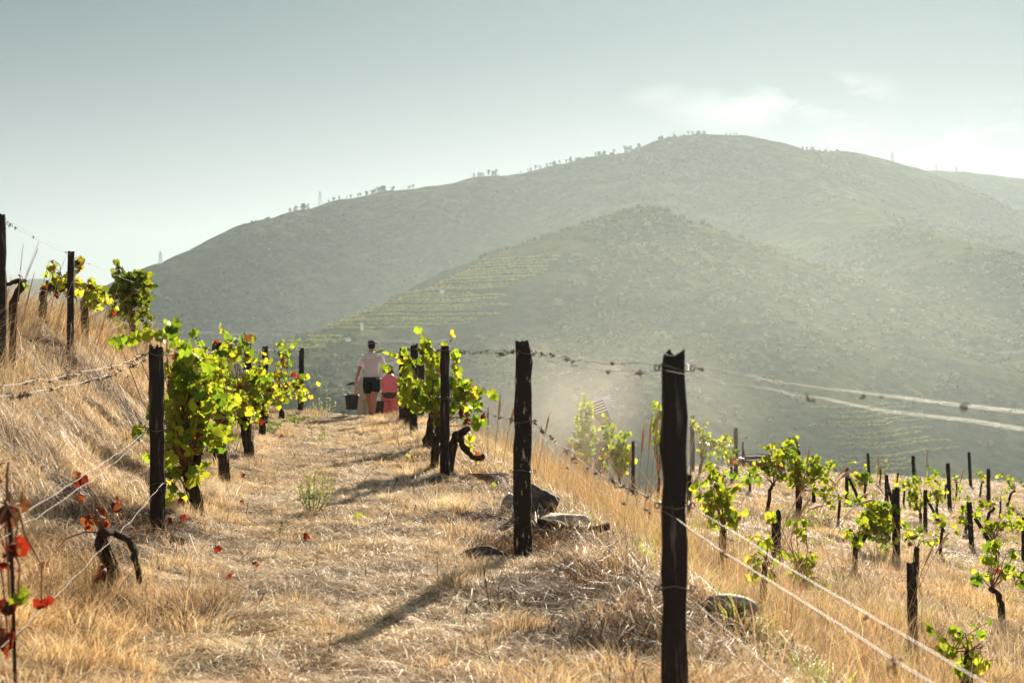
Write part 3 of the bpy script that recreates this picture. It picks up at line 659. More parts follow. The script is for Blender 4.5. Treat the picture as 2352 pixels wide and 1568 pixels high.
T8 = tufts(0, reg3, .95, .12, 6, [(.42, .20, .09), (.55, .4, .22)], 32, .003, .3)
n = 60000; x, y = pts_region(n, 4.2, 26, lambda y: rowR(y) + .2, lambda y: rowR(y) + 3.6, seed=47); r = np.random.default_rng(48); n = len(x); ln = r.gamma(3, .055, n) + .04; a = r.uniform(0, 6.28, n)
T6b = blades(x, y, r.uniform(.02, .14, n), np.stack([np.cos(a) * ln, np.sin(a) * ln], 1), r.uniform(.002, .0045, n) * (1 + y * .03), strawcol(n, PALE + GOLD, .3, 49), 0, 50, ztip=r.uniform(0, .16, n))
reg4 = pts_region(520, 4.6, 20, lambda y: rowR(y) + .6, lambda y: rowR(y) + 3.8, seed=51)
T8b = tufts(0, reg4, .62, .14, 6, GOLD + [(.40, .21, .11)], 52, .0028, .5)
grass('verge_grass', [T6, T6b, T7, T8, T8b], M['tallgrass'], 'upright golden grass on the slope right of the path')
# lower plot
inplot = lambda x, y: ((x - rowR(y)) > 2.2) & (y < 41 + np.clip(x - 6.3, -3, 100) * 1.8)
reg = pts_region(15000, 8.5, 78, lambda y: rowR(y) + 2.2, lambda y: y * .42 + 1, lambda x, y: inplot(x, y) * np.clip(.55 + 2.0 * fbm(x * .45, y * .45, 3, 44) + .4 * (y < 17), .04, 1), pw=1.4, seed=33)
T9 = tufts(0, reg, .17, .16, 26, GOLD + PALE, 34, .004, .5)
x, y = pts_region(200000, 8.5, 80, lambda y: rowR(y) + 1.8, lambda y: y * .42 + 1, lambda x, y: inplot(x, y) * 1.0, pw=1.2, seed=35); r = np.random.default_rng(36); n = len(x); ln = r.gamma(3, .05, n) + .05; a = r.uniform(0, 6.28, n)
T10 = blades(x, y, r.uniform(.01, .06, n), np.stack([np.cos(a) * ln, np.sin(a) * ln], 1), r.uniform(.004, .007, n) * (1 + y * .03), strawcol(n, PALE, .25, 37), 0, 38, ztip=r.uniform(0, .06, n))
reg = pts_region(300, 9, 24, lambda y: rowR(y) + 2.6, lambda y: rowR(y) + 7.0, lambda x, y: np.clip(.5 + 2 * fbm(x * .5, y * .5, 2, 45), 0, 1), seed=39)
T11 = tufts(0, reg, .55, .16, 26, GOLD, 40, .003, .4)
grass('plot_grass', [T9, T10, T11], M['straw'], 'dry grass and stubble over the lower vineyard plot')

x, y = pts_region(26000, 4.0, 30, lambda y: rowL(y) - 4.0, lambda y: rowR(y) + 6.0, lambda x, y: np.where((x < rowL(y) + .1) | (x > rowR(y) - .5), np.clip(.3 + 3.5 * fbm(x * .8, y * .8, 3, 60), 0, 1), .06), seed=61); r = np.random.default_rng(62); n = len(x); ln = r.gamma(3, .06, n) + .04; a = r.uniform(0, 6.28, n)
D1 = blades(x, y, r.uniform(.02, .16, n), np.stack([np.cos(a) * ln, np.sin(a) * ln], 1), r.uniform(.003, .006, n) * (1 + y * .03), strawcol(n, [(.05, .035, .025), (.09, .06, .04), (.14, .10, .07)], .3, 63), 0, 64, ztip=r.uniform(0, .22, n))
reg = pts_region(3000, 4.0, 30, lambda y: rowL(y) - 3.6, lambda y: rowR(y) + 4.5, lambda x, y: np.where((x < rowL(y) + .25) | (x > rowR(y) - .6), np.clip(4 * fbm(x * 1.1, y * 1.1, 3, 161) + .05, 0, 1), .0), seed=162)
r = np.random.default_rng(164); bx = np.concatenate([b_[0] + r.normal(0, b_[2] * .5, 12) for b_ in BARE]); by = np.concatenate([b_[1] + r.normal(0, b_[2] * .6, 12) for b_ in BARE]); reg = (np.concatenate([reg[0], bx]), np.concatenate([reg[1], by]))
D2 = tufts(0, reg, .15, .16, 46, [(.07, .045, .028), (.12, .075, .045), (.045, .03, .02), (.20, .12, .07)], 163, .0034, 1.3)
grass('dead_twigs', [D1, D2], M['straw'], 'dark dead twigs and pruned stems scattered in the grass')
# feathery seed heads leaning over
def plume(mb, base, tip, sag, head):
    pts = []; base = Vector(base); tip = Vector(tip)
    for k in range(9):
        t = k / 8; p = base.lerp(tip, t); p.z += sag * math.sin(math.pi * t) * .9; pts.append(p)
    mb.tube(pts[:7], .0025, 4, col=(.40, .27, .15)); mb.tube(pts[5:], [.004, .011 * head, .010 * head, .003], 5, rough=.5, col=(.50, .34, .22))
mb = MB()
for (px0, py0, px1, py1, d, sag) in [(1890, 1120, 1960, 1076, 13, .10), (1885, 1110, 1955, 1083, 13, .08), (1880, 1118, 1948, 1070, 13, .07), (1835, 1095, 1862, 1022, 13, .03), (1800, 1190, 1900, 1160, 13, .12), (1770, 1240, 1850, 1120, 12, .1), (1790, 1260, 1862, 1140, 12, .08), (2060, 1160, 2010, 1110, 14, .1), (1900, 1180, 2010, 1145, 13.5, .1), (1925, 1165, 2000, 1130, 13, .09), (2120, 1080, 2132, 1030, 16, .02), (2190, 1110, 2215, 1072, 16, .02), (2095, 1330, 2180, 1220, 12, .06), (2080, 1360, 2150, 1240, 12, .05), (1480, 1120, 1497, 950, 12, .02), (1490, 1130, 1512, 940, 12, .02), (1462, 1100, 1480, 975, 12.5, .02), (1440, 1100, 1450, 1020, 12, .0), (2010, 1120, 2018, 1043, 15, .0), (1135, 1000, 1150, 905, 14, .02), (1155, 1000, 1180, 935, 14, .02), (1120, 990, 1122, 930, 14, .01), (1225, 1010, 1210, 930, 14, .01), (1235, 1020, 1262, 950, 14, .02)]:
    plume(mb, W(px0, py0 + 60, d), W(px1, py1, d), sag, 1.0 if d < 15 else .8)
o = mb.build('grass_plumes', M['tallgrass'], col=True); tag(o, 'long grass stems with feathery seed heads leaning over the slope', kind='stuff')
mb = MB(); r = random.Random(5)
for k in range(46):
    px = r.uniform(0, 330); d = r.uniform(12, 20); b = W(px, 760, d); hgt = r.uniform(.5, 1.15); top = b + Vector((r.uniform(-.1, .35), 0, hgt)); b.z = gz(b.x, b.y)
    if b.z < .8: continue
    plume(mb, b, b + Vector((r.uniform(.05, .45), r.uniform(-.1, .1), hgt)), .05, .35)
o = mb.build('bank_stems', M['tallgrass'], col=True); tag(o, 'thin tall grass stems rising over the top of the left bank', kind='stuff')

# ------------------------------------------------------------ posts
def post(px, ptop, d, wd, label, group, pbot=None, lean=0, brace=None, deep=None, pale=False, flat=False, name='vineyard_post', matl=None):
    if group == 'posts in the lower vineyard plot': wd *= .82
    b = W(px, 900, d); x0, y0 = b.x, b.y; zg = gz(x0, y0)
    top = W(px + lean, ptop, d); root = empty(name, (x0, y0, zg), label, 'post', group)
    n = 16; nseg = 15; rr = random.Random(int(px * 7 + d)); vs = []; H = top.z - zg + .25
    dp = deep or wd * .8; ph = {366: -.42, 503: -.35, 1199: .2}.get(px, rr.uniform(-.25, .25))
    for i in range(nseg):
        t = i / (nseg - 1); z = zg - .25 + H * t; cx = x0 + (top.x - x0) * t + rr.uniform(-.05, .05) * wd; cy = y0 + rr.uniform(-.05, .05) * wd
        sw = 1 + rr.uniform(-.07, .07) - .06 * t; sw *= (.93 if i == nseg - 1 else 1)
        for k in range(n):
            a = 2 * math.pi * k / n; c_, s_ = math.cos(a), math.sin(a); q = (abs(c_) ** 5 + abs(s_) ** 5) ** (-1 / 5)
            ux, uy = c_ * q * wd / 2 * sw, s_ * q * dp / 2 * sw
            ux += rr.uniform(-.035, .035) * wd; uy += rr.uniform(-.03, .03) * wd
            X_ = ux * math.cos(ph) - uy * math.sin(ph); Y_ = ux * math.sin(ph) + uy * math.cos(ph)
            zz = z + (0 if i < nseg - 2 or flat else rr.uniform(-.35, .12) * wd * (1 if i == nseg - 1 else .3) + .12 * wd * math.sin(k * 1.3 + px))
            vs.append((cx + X_, cy + Y_, zz))
    fs = [(i * n + k, i * n + (k + 1) % n, (i + 1) * n + (k + 1) % n, (i + 1) * n + k) for i in range(nseg - 1) for k in range(n)]
    c = len(vs); vs.append((top.x, y0, top.z + (-.1 * wd))); fs += [((nseg - 1) * n + k, (nseg - 1) * n + (k + 1) % n, c) for k in range(n)]
    m_ = MB(); m_.add(vs, fs); m_.build('shaft', matl or M['post'], root, smooth=False)
    if brace:
        m_ = MB(); q = W(brace[0], brace[1], d + .3); t_ = Vector((x0 + (top.x - x0) * .75, y0 + dp * .4, zg + (H - .25) * .85)); gq = Vector((q.x, q.y, gz(q.x, q.y) - .1)); m_.tube([gq, (gq + t_) / 2 + Vector((.01, 0, 0)), t_], [wd * .42, wd * .4, wd * .36], 7, rough=.08); m_.build('brace', M['post'], root, smooth=False)
    return root, top
GR = 'posts of the row right of the path'; GL = 'posts of the row left of the path'; GP = 'posts in the lower vineyard plot'
def ties(root, top, zs, wd, d):
    for zz in zs:
        m_ = MB(); cx, cy = root.location.x, root.location.y; t = (zz - root.location.z) / max(.1, top.z - root.location.z); cx += (top.x - cx) * t
        ring = []
        for k in range(17):
            a = 2 * math.pi * k / 16; c_, s_ = math.cos(a), math.sin(a); q = (abs(c_) ** 5 + abs(s_) ** 5) ** (-.2)
            ring.append((cx + c_ * q * (wd / 2 + .008), cy + s_ * q * (wd * .4 + .012), zz + .012 * math.sin(a * 2 + zz * 9)))
        m_.tube(ring, .0035, 5, cap=False)
        for sg in (-1, 1):
            lp = [(cx + sg * (wd / 2 + .012) + sg * .009 * (1 - math.cos(k)), cy - wd * .25, zz + .012 * math.sin(k)) for k in np.linspace(0, 6.28, 11)]; m_.tube(lp, .003, 4, cap=False)
        m_.build('wire_tie', M['wire'], root)
P = {}
for key, a in dict(
    r1=(1548, 812, 5.62, .098, 'thick dark post nearest to the camera, right of the path', GR),
    r2=(1199, 785, 10.5, .128, 'dark post with pale flaked patches beside the dark boulder', GR),
    r3=(1022, 794, 16.6, .105, 'dark post with a pale cut top between two leafy vines', GR),
    r4=(950, 791, 23.3, .128, 'dark post with a slanting pointed top at the middle of the right row', GR),
    r5=(925, 800, 28.6, .15, 'dark post at the crest, close to the person in pink', GR),
    l1=(366, 796, 10.77, .105, 'dark post with a grey sunlit edge nearest on the left', GL),
    l2=(503, 789, 16.8, .105, 'dark slightly bowed post among the leaves, second of the left row', GL),
    l3=(569, 789, 21.3, .115, 'dark post third from the camera in the left row', GL),
    l4=(609, 795, 25.5, .11, 'dark post with red leaves at its top in the left row', GL),
    l5=(691, 799, 31, .115, 'lone slim dark post at the far end of the left row', GL),
    u1=(161, 576, 18.0, .085, 'dark post on top of the bank among yellow leaves', 'posts on the left bank'),
    u2=(4, 491, 13.2, .075, 'dark post cut by the left edge on top of the bank', 'posts on the left bank')).items():
    leans = dict(r2=4, r4=2, l1=-8, l2=-5, l5=2, u1=2)
    P[key] = post(*a, lean=leans.get(key, 0), flat=key in ('r3', 'l5'), matl=M['flaked'] if key == 'r2' else None)
for k, zs in dict(r1=(1.415, .875, .55), r2=(1.455, .95, .58), r3=(1.45, .9), l1=(1.44, .87, .46), l2=(1.45, .9), r4=(1.45,), l3=(1.45,)).items():
    ties(P[k][0], P[k][1], zs, dict(r1=.098, r2=.128, r3=.105, l1=.105, l2=.105, r4=.128, l3=.115)[k], 0)
P['r0'] = post(1176 + 1.30 / .55 * F, HZ, .55, .10, 'post just outside the view that the near right wires run to', GR)
P['l0'] = post(1176 - 1.86 / 4.6 * F, HZ, 4.6, .10, 'post just outside the left edge that the near left wires run to', GL)
post(967, 838, 30, .14, 'short brown post half hidden behind the right row', GR); post(933, 812, 33, .11, 'brown post peeping out behind the crest post', GR)
for a in [
    (1590, 955, 34, .13, 'slim brown post behind the nearest right post, leaves at its top'), (1690, 982, 33.5, .12, 'dark upright post standing in open grass left of the big sunlit vine'),
    (1833, 1034, 27, .12, 'dark post with a pale top inside the big sunlit vine'), (1870, 1047, 31, .10, 'dark post just behind the big sunlit vine'),
    (1945, 1075, 33, .10, 'dark braced post beneath the feathery seed heads'), (1997, 1040, 48, .11, 'far post against the hill, leftmost of the far ones'),
    (2036, 1090, 35, .12, 'dark braced post right behind the bushy low vine'), (2058, 1122, 22, .145, 'stout dark post right of the bushy low vine'),
    (2100, 1046, 50, .15, 'far dark post rising over the plot edge above sparse vines'), (2125, 1124, 29, .10, 'slim post with a long brace fallen to the right'),
    (2182, 1063, 38, .13, 'leaning dark post casting a shadow in the middle of the plot'), (2230, 1038, 58, .15, 'thin far post leaning right at the plot edge'),
    (2270, 1076, 42, .14, 'upright post beside the far small vine on the right'), (2233, 1152, 27, .12, 'post with a knobbly top and a brace like an upside down V'),
    (2351, 1186, 26, .10, 'dark post cut by the right edge'), (1782, 1172, 18.5, .15, 'short split stump post in front of the big sunlit vine'),
    (2098, 1293, 13.6, .11, 'broken post with a pale splintered top in the foreground grass'), (1583, 1090, 22, .09, 'short brown post hidden against the nearest right post'),
    (1454, 1013, 29, .085, 'pinkish brown post at the right side of the dusty vines'), (1706, 1014, 40, .06, 'thin far stake with a slanting strut behind the metal tub')]:
    br = {1945: (1980, 1130), 2036: (2052, 1120), 2125: (2178, 1225), 2233: (2292, 1245), 1706: (1722, 1052)}.get(a[0]); ln = {1997: -4, 2100: -3, 2182: -5, 2230: -5, 2233: -8, 1870: -4, 2098: -6}.get(a[0], 0)
    post(*a, GP, lean=ln, brace=br)

# ------------------------------------------------------------ wires
def wire(anch, label, rad=.0032, sag=.02, twist=.006, tend=0, name='trellis_wire', seed=0):
    r = random.Random(seed + int(anch[0][0] * 10)); pts = []
    for a, b in zip(anch[:-1], anch[1:]):
        a = Vector(a); b = Vector(b); n = max(6, int((b - a).length / .22)); 
        for k in range(n):
            t = k / n; p = a.lerp(b, t); p.z -= sag * 4 * t * (1 - t); 
            if k: p += Vector((r.uniform(-1, 1), 0, r.uniform(-1, 1))) * twist
            pts.append(p)
    pts.append(Vector(anch[-1])); root = empty(name, anch[0], label, 'wire', 'trellis wires')
    m_ = MB(); m_.tube(pts, rad * .55, 5); m_.build('strand', M['wire'], root)
    if tend:
        m_ = MB()
        for k in range(tend):
            i = r.randrange(len(pts) - 1); c = pts[i].lerp(pts[i + 1], r.random()); q = [c.copy()]; L_ = r.uniform(.010, .028); 
            for j in range(r.randint(4, 9)): q.append(c + Vector((r.uniform(-1, 1), r.uniform(-.5, .5), r.uniform(-1.1, .6))) * L_)
            m_.tube(q, .0026, 4)
        m_.build('dried_tendrils', M['tendril'], root)
    return root
def rowpt(key, z, dx=0, dy=0):
    e, top = P[key]; t = (z - e.location.z) / max(.1, top.z - e.location.z); return (e.location.x + (top.x - e.location.x) * t + dx, e.location.y + dy, z)
wire([rowpt('r0', 1.373, .03), rowpt('r1', 1.425, .055), ], 'upper strand from the nearest right post out over the right foreground', .0025, .035, .005, 6)
wire([rowpt('r0', 1.358, .0), rowpt('r1', 1.41, -.055, -.05)], 'second strand just beneath it from the nearest right post to the right edge', .0024, .04, .005, 3, seed=3)
wire([rowpt('r1', 1.425, -.06), rowpt('r2', 1.46, .07)], 'upper knotted strand between the two nearest right posts', .0034, .02, .008, 8)
wire([rowpt('r1', 1.405, -.055, .04), rowpt('r2', 1.445, .07, .04)], 'thinner second strand between the two nearest right posts', .0022, .045, .006, 4, seed=2)
wire([rowpt('r2', 1.455, -.07), rowpt('r3', 1.46), rowpt('r4', 1.46), rowpt('r5', 1.44)], 'upper strand with dark dried tendrils running up the right row', .0036, .02, .010, 60)
wire([rowpt('r2', 1.47, -.06, .04), rowpt('r3', 1.47, .02, .05), rowpt('r4', 1.47, 0, .05), rowpt('r5', 1.46, 0, .05)], 'thin companion strand along the top of the right row', .0024, .01, .008, 20, seed=7)
wire([rowpt('r0', .70, .05), rowpt('r1', .875, .055)], 'middle strand running down to the lower right corner', .0034, .02, .004, 3)
wire([rowpt('r0', .72, -.02), rowpt('r1', .86, -.055, -.05)], 'pale middle strand crossing in front of the nearest right post', .0036, .03, .004, 3, seed=9)
wire([rowpt('r1', .875, -.055), rowpt('r2', .955, .07)], 'middle strand with dark knots between the two nearest right posts', .0036, .05, .009, 26)
wire([rowpt('r1', .84, -.055, .05), rowpt('r2', .94, .07, .04)], 'thin slack strand below the knotted middle strand', .0024, .12, .008, 3, seed=4)
wire([rowpt('r2', .955, -.07), rowpt('r3', .92), rowpt('r4', .9)], 'middle strand passing behind the leafy vine of the right row', .003, .03, .01, 14)
wire([rowpt('r1', .52, -.05), rowpt('r2', .58, .07)], 'lowest strand from the flaked post to the nearest right post', .0026, .03, .006)
wire([rowpt('r0', .42, .0), rowpt('r1', .52, .05)], 'lowest strand sloping into the right foreground grass', .0026, .03, .005)
wire([rowpt('l0', 1.36, 0), rowpt('l1', 1.455, -.05)], 'upper pale strand at the left edge', .0036, .05, .009, 26)
wire([rowpt('l0', 1.33, 0, .08), rowpt('l1', 1.43, -.04, -.05)], 'second pale strand with dried tendrils at the left edge', .0032, .07, .008, 40, seed=5)
wire([rowpt('l1', 1.45), rowpt('l2', 1.45), rowpt('l3', 1.455), rowpt('l4', 1.45), rowpt('l5', 1.43)], 'upper strand through the leaves of the left row', .0034, .02, .009, 50)
wire([rowpt('l0', .80), rowpt('l1', .88, -.05)], 'middle pale strand crossing the left bank', .0034, .03, .006, 10)
wire([rowpt('l0', .77, 0, .06), rowpt('l1', .85, -.05, -.05)], 'middle strand running just under its pale twin at the left', .003, .05, .006, 4, seed=8)
wire([rowpt('l0', .34), rowpt('l1', .47, .05, -.05)], 'lowest strand from the nearest left post over the dark stump', .0032, .04, .008, 4)
wire([rowpt('l1', .87), rowpt('l2', .9), rowpt('l3', .9), rowpt('l4', .9), rowpt('l5', .85)], 'middle strand hidden in the vines of the left row', .003, .03, .008, 16)
wire([rowpt('u2', 2.68), rowpt('u1', 2.66), tuple(W(330, 655, 24)), tuple(W(400, 690, 27))], 'upper strand slanting down the sky over the left bank', .003, .03, .006, 16)
wire([rowpt('u2', 2.70, 0, .05), rowpt('u1', 2.70, 0, .05)], 'thin twin strand against the sky over the left bank', .0018, .03, .004, 0, seed=6)
wire([rowpt('u2', 2.20), rowpt('u1', 2.12)], 'lower faint strand on top of the left bank', .002, .04, .006, 6)
wire([tuple(W(1592, 962, 34)), tuple(W(1690, 992, 33.5)), tuple(W(1833, 1043, 27)), tuple(W(2058, 1132, 22)), tuple(W(2400, 1265, 19))], 'upper strand linking the posts of the lower plot', .004, .05, .01, 60)
wire([tuple(W(1583, 1092, 22)), tuple(W(1833, 1110, 27)), tuple(W(2058, 1190, 22)), tuple(W(2400, 1330, 19))], 'lower strand linking the posts of the lower plot', .0035, .05, .01, 8)
wire([tuple(W(2125, 1150, 29)), tuple(W(2235, 1187, 27)), tuple(W(2351, 1225, 26))], 'strand between the braced posts of the lower plot', .0035, .05, .01, 14)

# ------------------------------------------------------------ vine leaves and vines
ang = np.radians([-90, -62, -40, -22, 2, 20, 42, 62, 76, 90, 104, 118, 138, 160, 178, 202, 220, 242])
rl = np.array([.34, .84, .78, .95, .80, .84, 1.0, .90, .94, 1.08, .94, .90, 1.0, .84, .80, .95, .78, .84])
LO = np.stack([np.cos(ang) * rl * .52, np.sin(ang) * rl * .52 + .12, np.zeros(len(ang))], 1)
LO[:, 2] = -.45 * (LO[:, 0] ** 2) - .25 * (LO[:, 1] ** 2) + .05 * np.cos(ang * 5)
LV = np.concatenate([[[0, .05, .06]], LO]); nl_ = len(ang); LF = np.array([[0, k + 1, (k + 1) % nl_ + 1] for k in range(nl_)])
def leaves(Pos, size, col, seed=0, upbias=.35, facing=None):
    r = np.random.default_rng(seed); n = len(Pos)
    tip = np.stack([r.normal(0, .55, n), r.normal(0, .55, n), -r.uniform(.2, 1.3, n)], 1); tip /= np.linalg.norm(tip, axis=1)[:, None]
    nr = r.normal(0, .7, (n, 3)); nr[:, 2] += upbias; nr[:, 1] -= .5
    nr -= tip * (nr * tip).sum(1)[:, None]; nr /= np.linalg.norm(nr, axis=1)[:, None] + 1e-6; sx = np.cross(tip, nr)
    k = LV[None] * size[:, None, None] * np.stack([r.uniform(.85, 1.15, n), r.uniform(.85, 1.15, n), r.normal(1.3, 1.3, n)], 1)[:, None]
    V = Pos[:, None] + k[..., 0:1] * sx[:, None] + k[..., 1:2] * tip[:, None] + k[..., 2:3] * nr[:, None]
    Fc = LF[None] + (np.arange(n) * len(LV))[:, None, None]
    return V.reshape(-1, 3), Fc.reshape(-1, 3), np.repeat(col, len(LV), 0)
LG = np.array([[.17, .24, .022], [.22, .28, .026], [.28, .32, .03], [.33, .35, .035], [.10, .17, .02]])
LY = np.array([[.40, .38, .035], [.34, .36, .03], [.42, .36, .06]]); LR = np.array([[.18, .013, .010], [.10, .012, .010], [.20, .05, .025], [.10, .035, .022]])
LP = np.array([[.55, .30, .22], [.5, .2, .12]])
def leafcol(n, yel, red, seed, dark=1.0):
    r = np.random.default_rng(seed); c = LG[r.integers(0, 5, n)] * r.uniform(.75, 1.25, (n, 1)); u = r.random(n)
    c = np.where((u < yel)[:, None], LY[r.integers(0, 3, n)], c); c = np.where((u > 1 - red)[:, None], LR[r.integers(0, 4, n)], c); return c * dark
def vine(label, d, trunk, blobs, yel=.1, red=.03, size=.115, thick=.28, arms=(), group='grape vines', canes=8, tr=.045, seed=None, dark=1.0, zfix=None, single=None):
    seed = seed or int(d * 100 + trunk[0][0]); r = random.Random(seed); rg = np.random.default_rng(seed)
    b = W(*trunk[0], d); zg = gz(b.x, b.y); root = empty('grape_vine', (b.x, b.y, zg), label, 'vine', group)
    pts = [Vector((b.x, b.y, zg - .08))] + [W(*q, d) for q in trunk[1:]]
    if len(trunk) == 1: pts.append(Vector((b.x + .03, b.y, zg + .45)))
    # subdivide and make gnarly
    def gnarl(p, amp):
        q = [p[0]]
        for a_, b_ in zip(p[:-1], p[1:]):
            for k in (1, 2, 3):
                v = a_.lerp(b_, k / 3)
                q.append(v + Vector((r.uniform(-1, 1), r.uniform(-1, 1), r.uniform(-.5, .5))) * amp if k < 3 else v)
        return q
    q = gnarl(pts, tr * .45); m_ = MB(); m_.tube(q, [tr * (1.25 - .5 * i / len(q)) * r.uniform(.8, 1.2) for i in range(len(q))], 9, rough=.16)
    head = pts[-1]; m_.ball(head, (tr * 1.2, tr * 1.1, tr * 1.1), 8, 6)
    for arm in arms:
        ap = [W(*a_, d + r.uniform(-.1, .1)) for a_ in arm]; qq = gnarl(ap, tr * .35); m_.tube(qq, [tr * .85 * (1 - .5 * i / len(qq)) * r.uniform(.8, 1.2) for i in range(len(qq))], 8, rough=.16)
    if d < 24:
        for _ in range(26):
            i = r.randrange(len(q) - 2); a_ = r.uniform(0, 6.28); o_ = Vector((math.cos(a_), math.sin(a_), 0)) * tr * r.uniform(.75, 1.15); e_ = min(len(q) - 1, i + r.choice((1, 2, 3)))
            m_.tube([q[i] + o_, (q[i] + q[e_]) / 2 + o_ * 1.12, q[e_] + o_ * r.uniform(.9, 1.35)], [tr * .10, tr * .16, tr * .05], 4)
    m_.build('trunk', M['bark'], root)
    Ps = []; cs = []; 
    cb = MB()
    for (px, py, rx, ry, n, *o_) in blobs:
        n = int(n * 1.12) if n > 5 else n
        yy, rd = (o_ + [yel, red])[:2] if o_ else (yel, red)
        c = W(px, py, d); ex, ez = rx / F * d, ry / F * d
        a = rg.uniform(0, 2 * np.pi, n); rr = np.sqrt(rg.random(n)); 
        p = np.stack([c.x + ex * rr * np.cos(a), c.y + rg.normal(0, thick * .5, n) * np.sqrt(np.clip(1 - rr ** 2 * .7, .1, 1)), c.z + ez * rr * np.sin(a)], 1)
        Ps.append(p); cs.append(leafcol(n, yy, rd, seed + n, dark))
        for k in range(max(1, int(canes * n / 60 + .6))):
            i = rg.integers(0, n); e = Vector(p[i]); mid = (head + e) / 2 + Vector((r.uniform(-.1, .1), r.uniform(-.1, .1), r.uniform(-.02, .15)))
            cb.tube([head, head.lerp(mid, .5) + Vector((r.uniform(-.03, .03), 0, r.uniform(0, .05))), mid, mid.lerp(e, .55) + Vector((r.uniform(-.03, .03), 0, .03)), e], [.007, .006, .005, .004, .003], 5)
        # petioles / twigs join leaves to their neighbours
        for i in range(n - 1):
            if r.random() < .55:
                dd = np.linalg.norm(p - p[i], axis=1); dd[i] = 9; j = int(dd.argmin()); cb.tube([p[i], (p[i] + p[j]) / 2 + np.array([0, 0, .01]), p[j]], .0022, 4)
    main = [q for q in blobs if q[4] > 13]
    if main:
        sp = []
        for _ in range(min(9, 2 + len(main))):
            px, py, rx, ry = random_blob = r.choice(main)[:4]; c = W(px + r.uniform(-.7, .7) * rx, py - ry * r.uniform(.0, .6), d); dr = Vector((r.uniform(-1, 1), r.uniform(-.5, .5), r.uniform(-.1, 1.1))).normalized(); ln_ = r.uniform(.18, .42); q = [c + Vector((0, r.uniform(-.5, .5) * thick, 0))]
            for k in range(6):
                q.append(q[-1] + dr * ln_ / 6); dr = (dr + Vector((r.uniform(-.2, .2), 0, -.10))).normalized(); sp.append(tuple(q[-1] + Vector((r.uniform(-.03, .03), r.uniform(-.03, .03), r.uniform(-.03, .02)))))
            cb.tube(q, [.004, .0038, .0035, .003, .0028, .0025, .002], 4)
        Ps.append(np.array(sp)); cs.append(leafcol(len(sp), yel, red * .3, seed + 5, dark))
    if Ps:
        Pn = np.concatenate(Ps) - np.array(root.location); cn = np.concatenate(cs)
        V, Fc, cc = leaves(Pn, rg.uniform(.6, 1.2, len(Pn)) * size * 1.0, cn, seed)
        mesh_np('foliage', V, [Fc], M['leaf'], root, cc, smooth=True); cb.build('cane', M['cane'], root)
    return root

vine('large leafy vine behind the nearest left post, long shoot reaching left', 12.3, [(455, 1195), (448, 1130), (430, 1085)],
     [(340, 772, 40, 13, 13), (397, 752, 18, 22, 8), (280, 785, 13, 11, 5), (425, 830, 40, 45, 38), (455, 850, 32, 50, 30), (440, 910, 55, 55, 62), (430, 985, 55, 55, 62), (415, 1045, 42, 45, 38), (495, 1005, 38, 25, 20), (402, 1125, 24, 30, 14), (455, 1075, 28, 25, 14), (445, 1000, 18, 35, 6, 0, 1.0), (325, 988, 16, 12, 5), (352, 938, 12, 16, 4), (405, 1190, 22, 12, 5, 0, 1.0), (425, 940, 30, 70, 30)], .10, .03, .125, .34, arms=[((430, 1085), (410, 1080), (392, 1095)), ((430, 1085), (455, 1060), (462, 1030))], canes=14)
vine('leafy vine just behind the nearest one, filling the gap before the second left post', 15.3, [(515, 1110), (512, 1050), (505, 1000)],
     [(478, 815, 20, 22, 14), (488, 860, 26, 35, 30), (500, 915, 28, 40, 34), (515, 965, 24, 28, 22), (470, 905, 20, 35, 18)], .12, .03, .115, .3, canes=12)
vine('dense vine between the second and third left posts', 18.4, [(577, 1062), (566, 1005), (563, 965)],
     [(520, 802, 22, 20, 16), (560, 790, 16, 24, 14), (540, 850, 40, 42, 44), (570, 900, 40, 45, 52), (530, 910, 35, 45, 40), (575, 950, 28, 25, 20, .15, .25), (545, 960, 30, 25, 20)], .2, .05, .115, .34, canes=12, tr=.055)
vine('yellowing vine beside the third left post, red leaves below', 22.5, [(604, 1015), (602, 965), (600, 935)],
     [(598, 840, 18, 32, 20), (605, 885, 30, 35, 40), (625, 915, 28, 25, 26, .3, .2), (595, 930, 25, 22, 16, .2, .3)], .3, .1, .115, .34)
vine('yellow vine with a tall upright shoot near the left crest', 27, [(648, 975), (646, 945), (640, 925)],
     [(648, 800, 12, 20, 13), (650, 835, 15, 28, 18), (640, 880, 25, 30, 30, .3, .15), (668, 880, 28, 30, 36), (690, 900, 16, 22, 16), (700, 862, 8, 8, 4), (625, 905, 20, 25, 16, .3, .3)], .35, .08, .115, .34, canes=10)
vine('leafy vine around the pale-topped right post', 17.4, [(997, 1075), (1002, 1030), (1008, 988)],
     [(976, 796, 11, 16, 9), (985, 815, 16, 20, 12), (998, 845, 20, 35, 24), (985, 875, 22, 22, 18), (1042, 808, 10, 12, 5), (1052, 842, 13, 18, 8), (1048, 878, 18, 22, 14), (1078, 895, 20, 25, 18), (1055, 920, 25, 25, 22), (1094, 920, 12, 18, 9), (1092, 965, 13, 18, 8), (1066, 955, 14, 16, 8, .1, .6), (1000, 915, 26, 25, 28), (1005, 955, 15, 18, 9), (1079, 1008, 8, 16, 5, .5, 0)], .12, .02, .12, .28, canes=14, tr=.05)
vine('leafy vine in front of the slanting-topped right post', 20.6, [(977, 1035), (988, 1000), (996, 955)],
     [(936, 835, 12, 22, 14), (934, 868, 16, 25, 24), (955, 895, 32, 25, 42), (970, 925, 35, 22, 36), (938, 905, 16, 18, 14), (884, 842, 8, 6, 4)], .14, .02, .12, .3, canes=12, tr=.065)
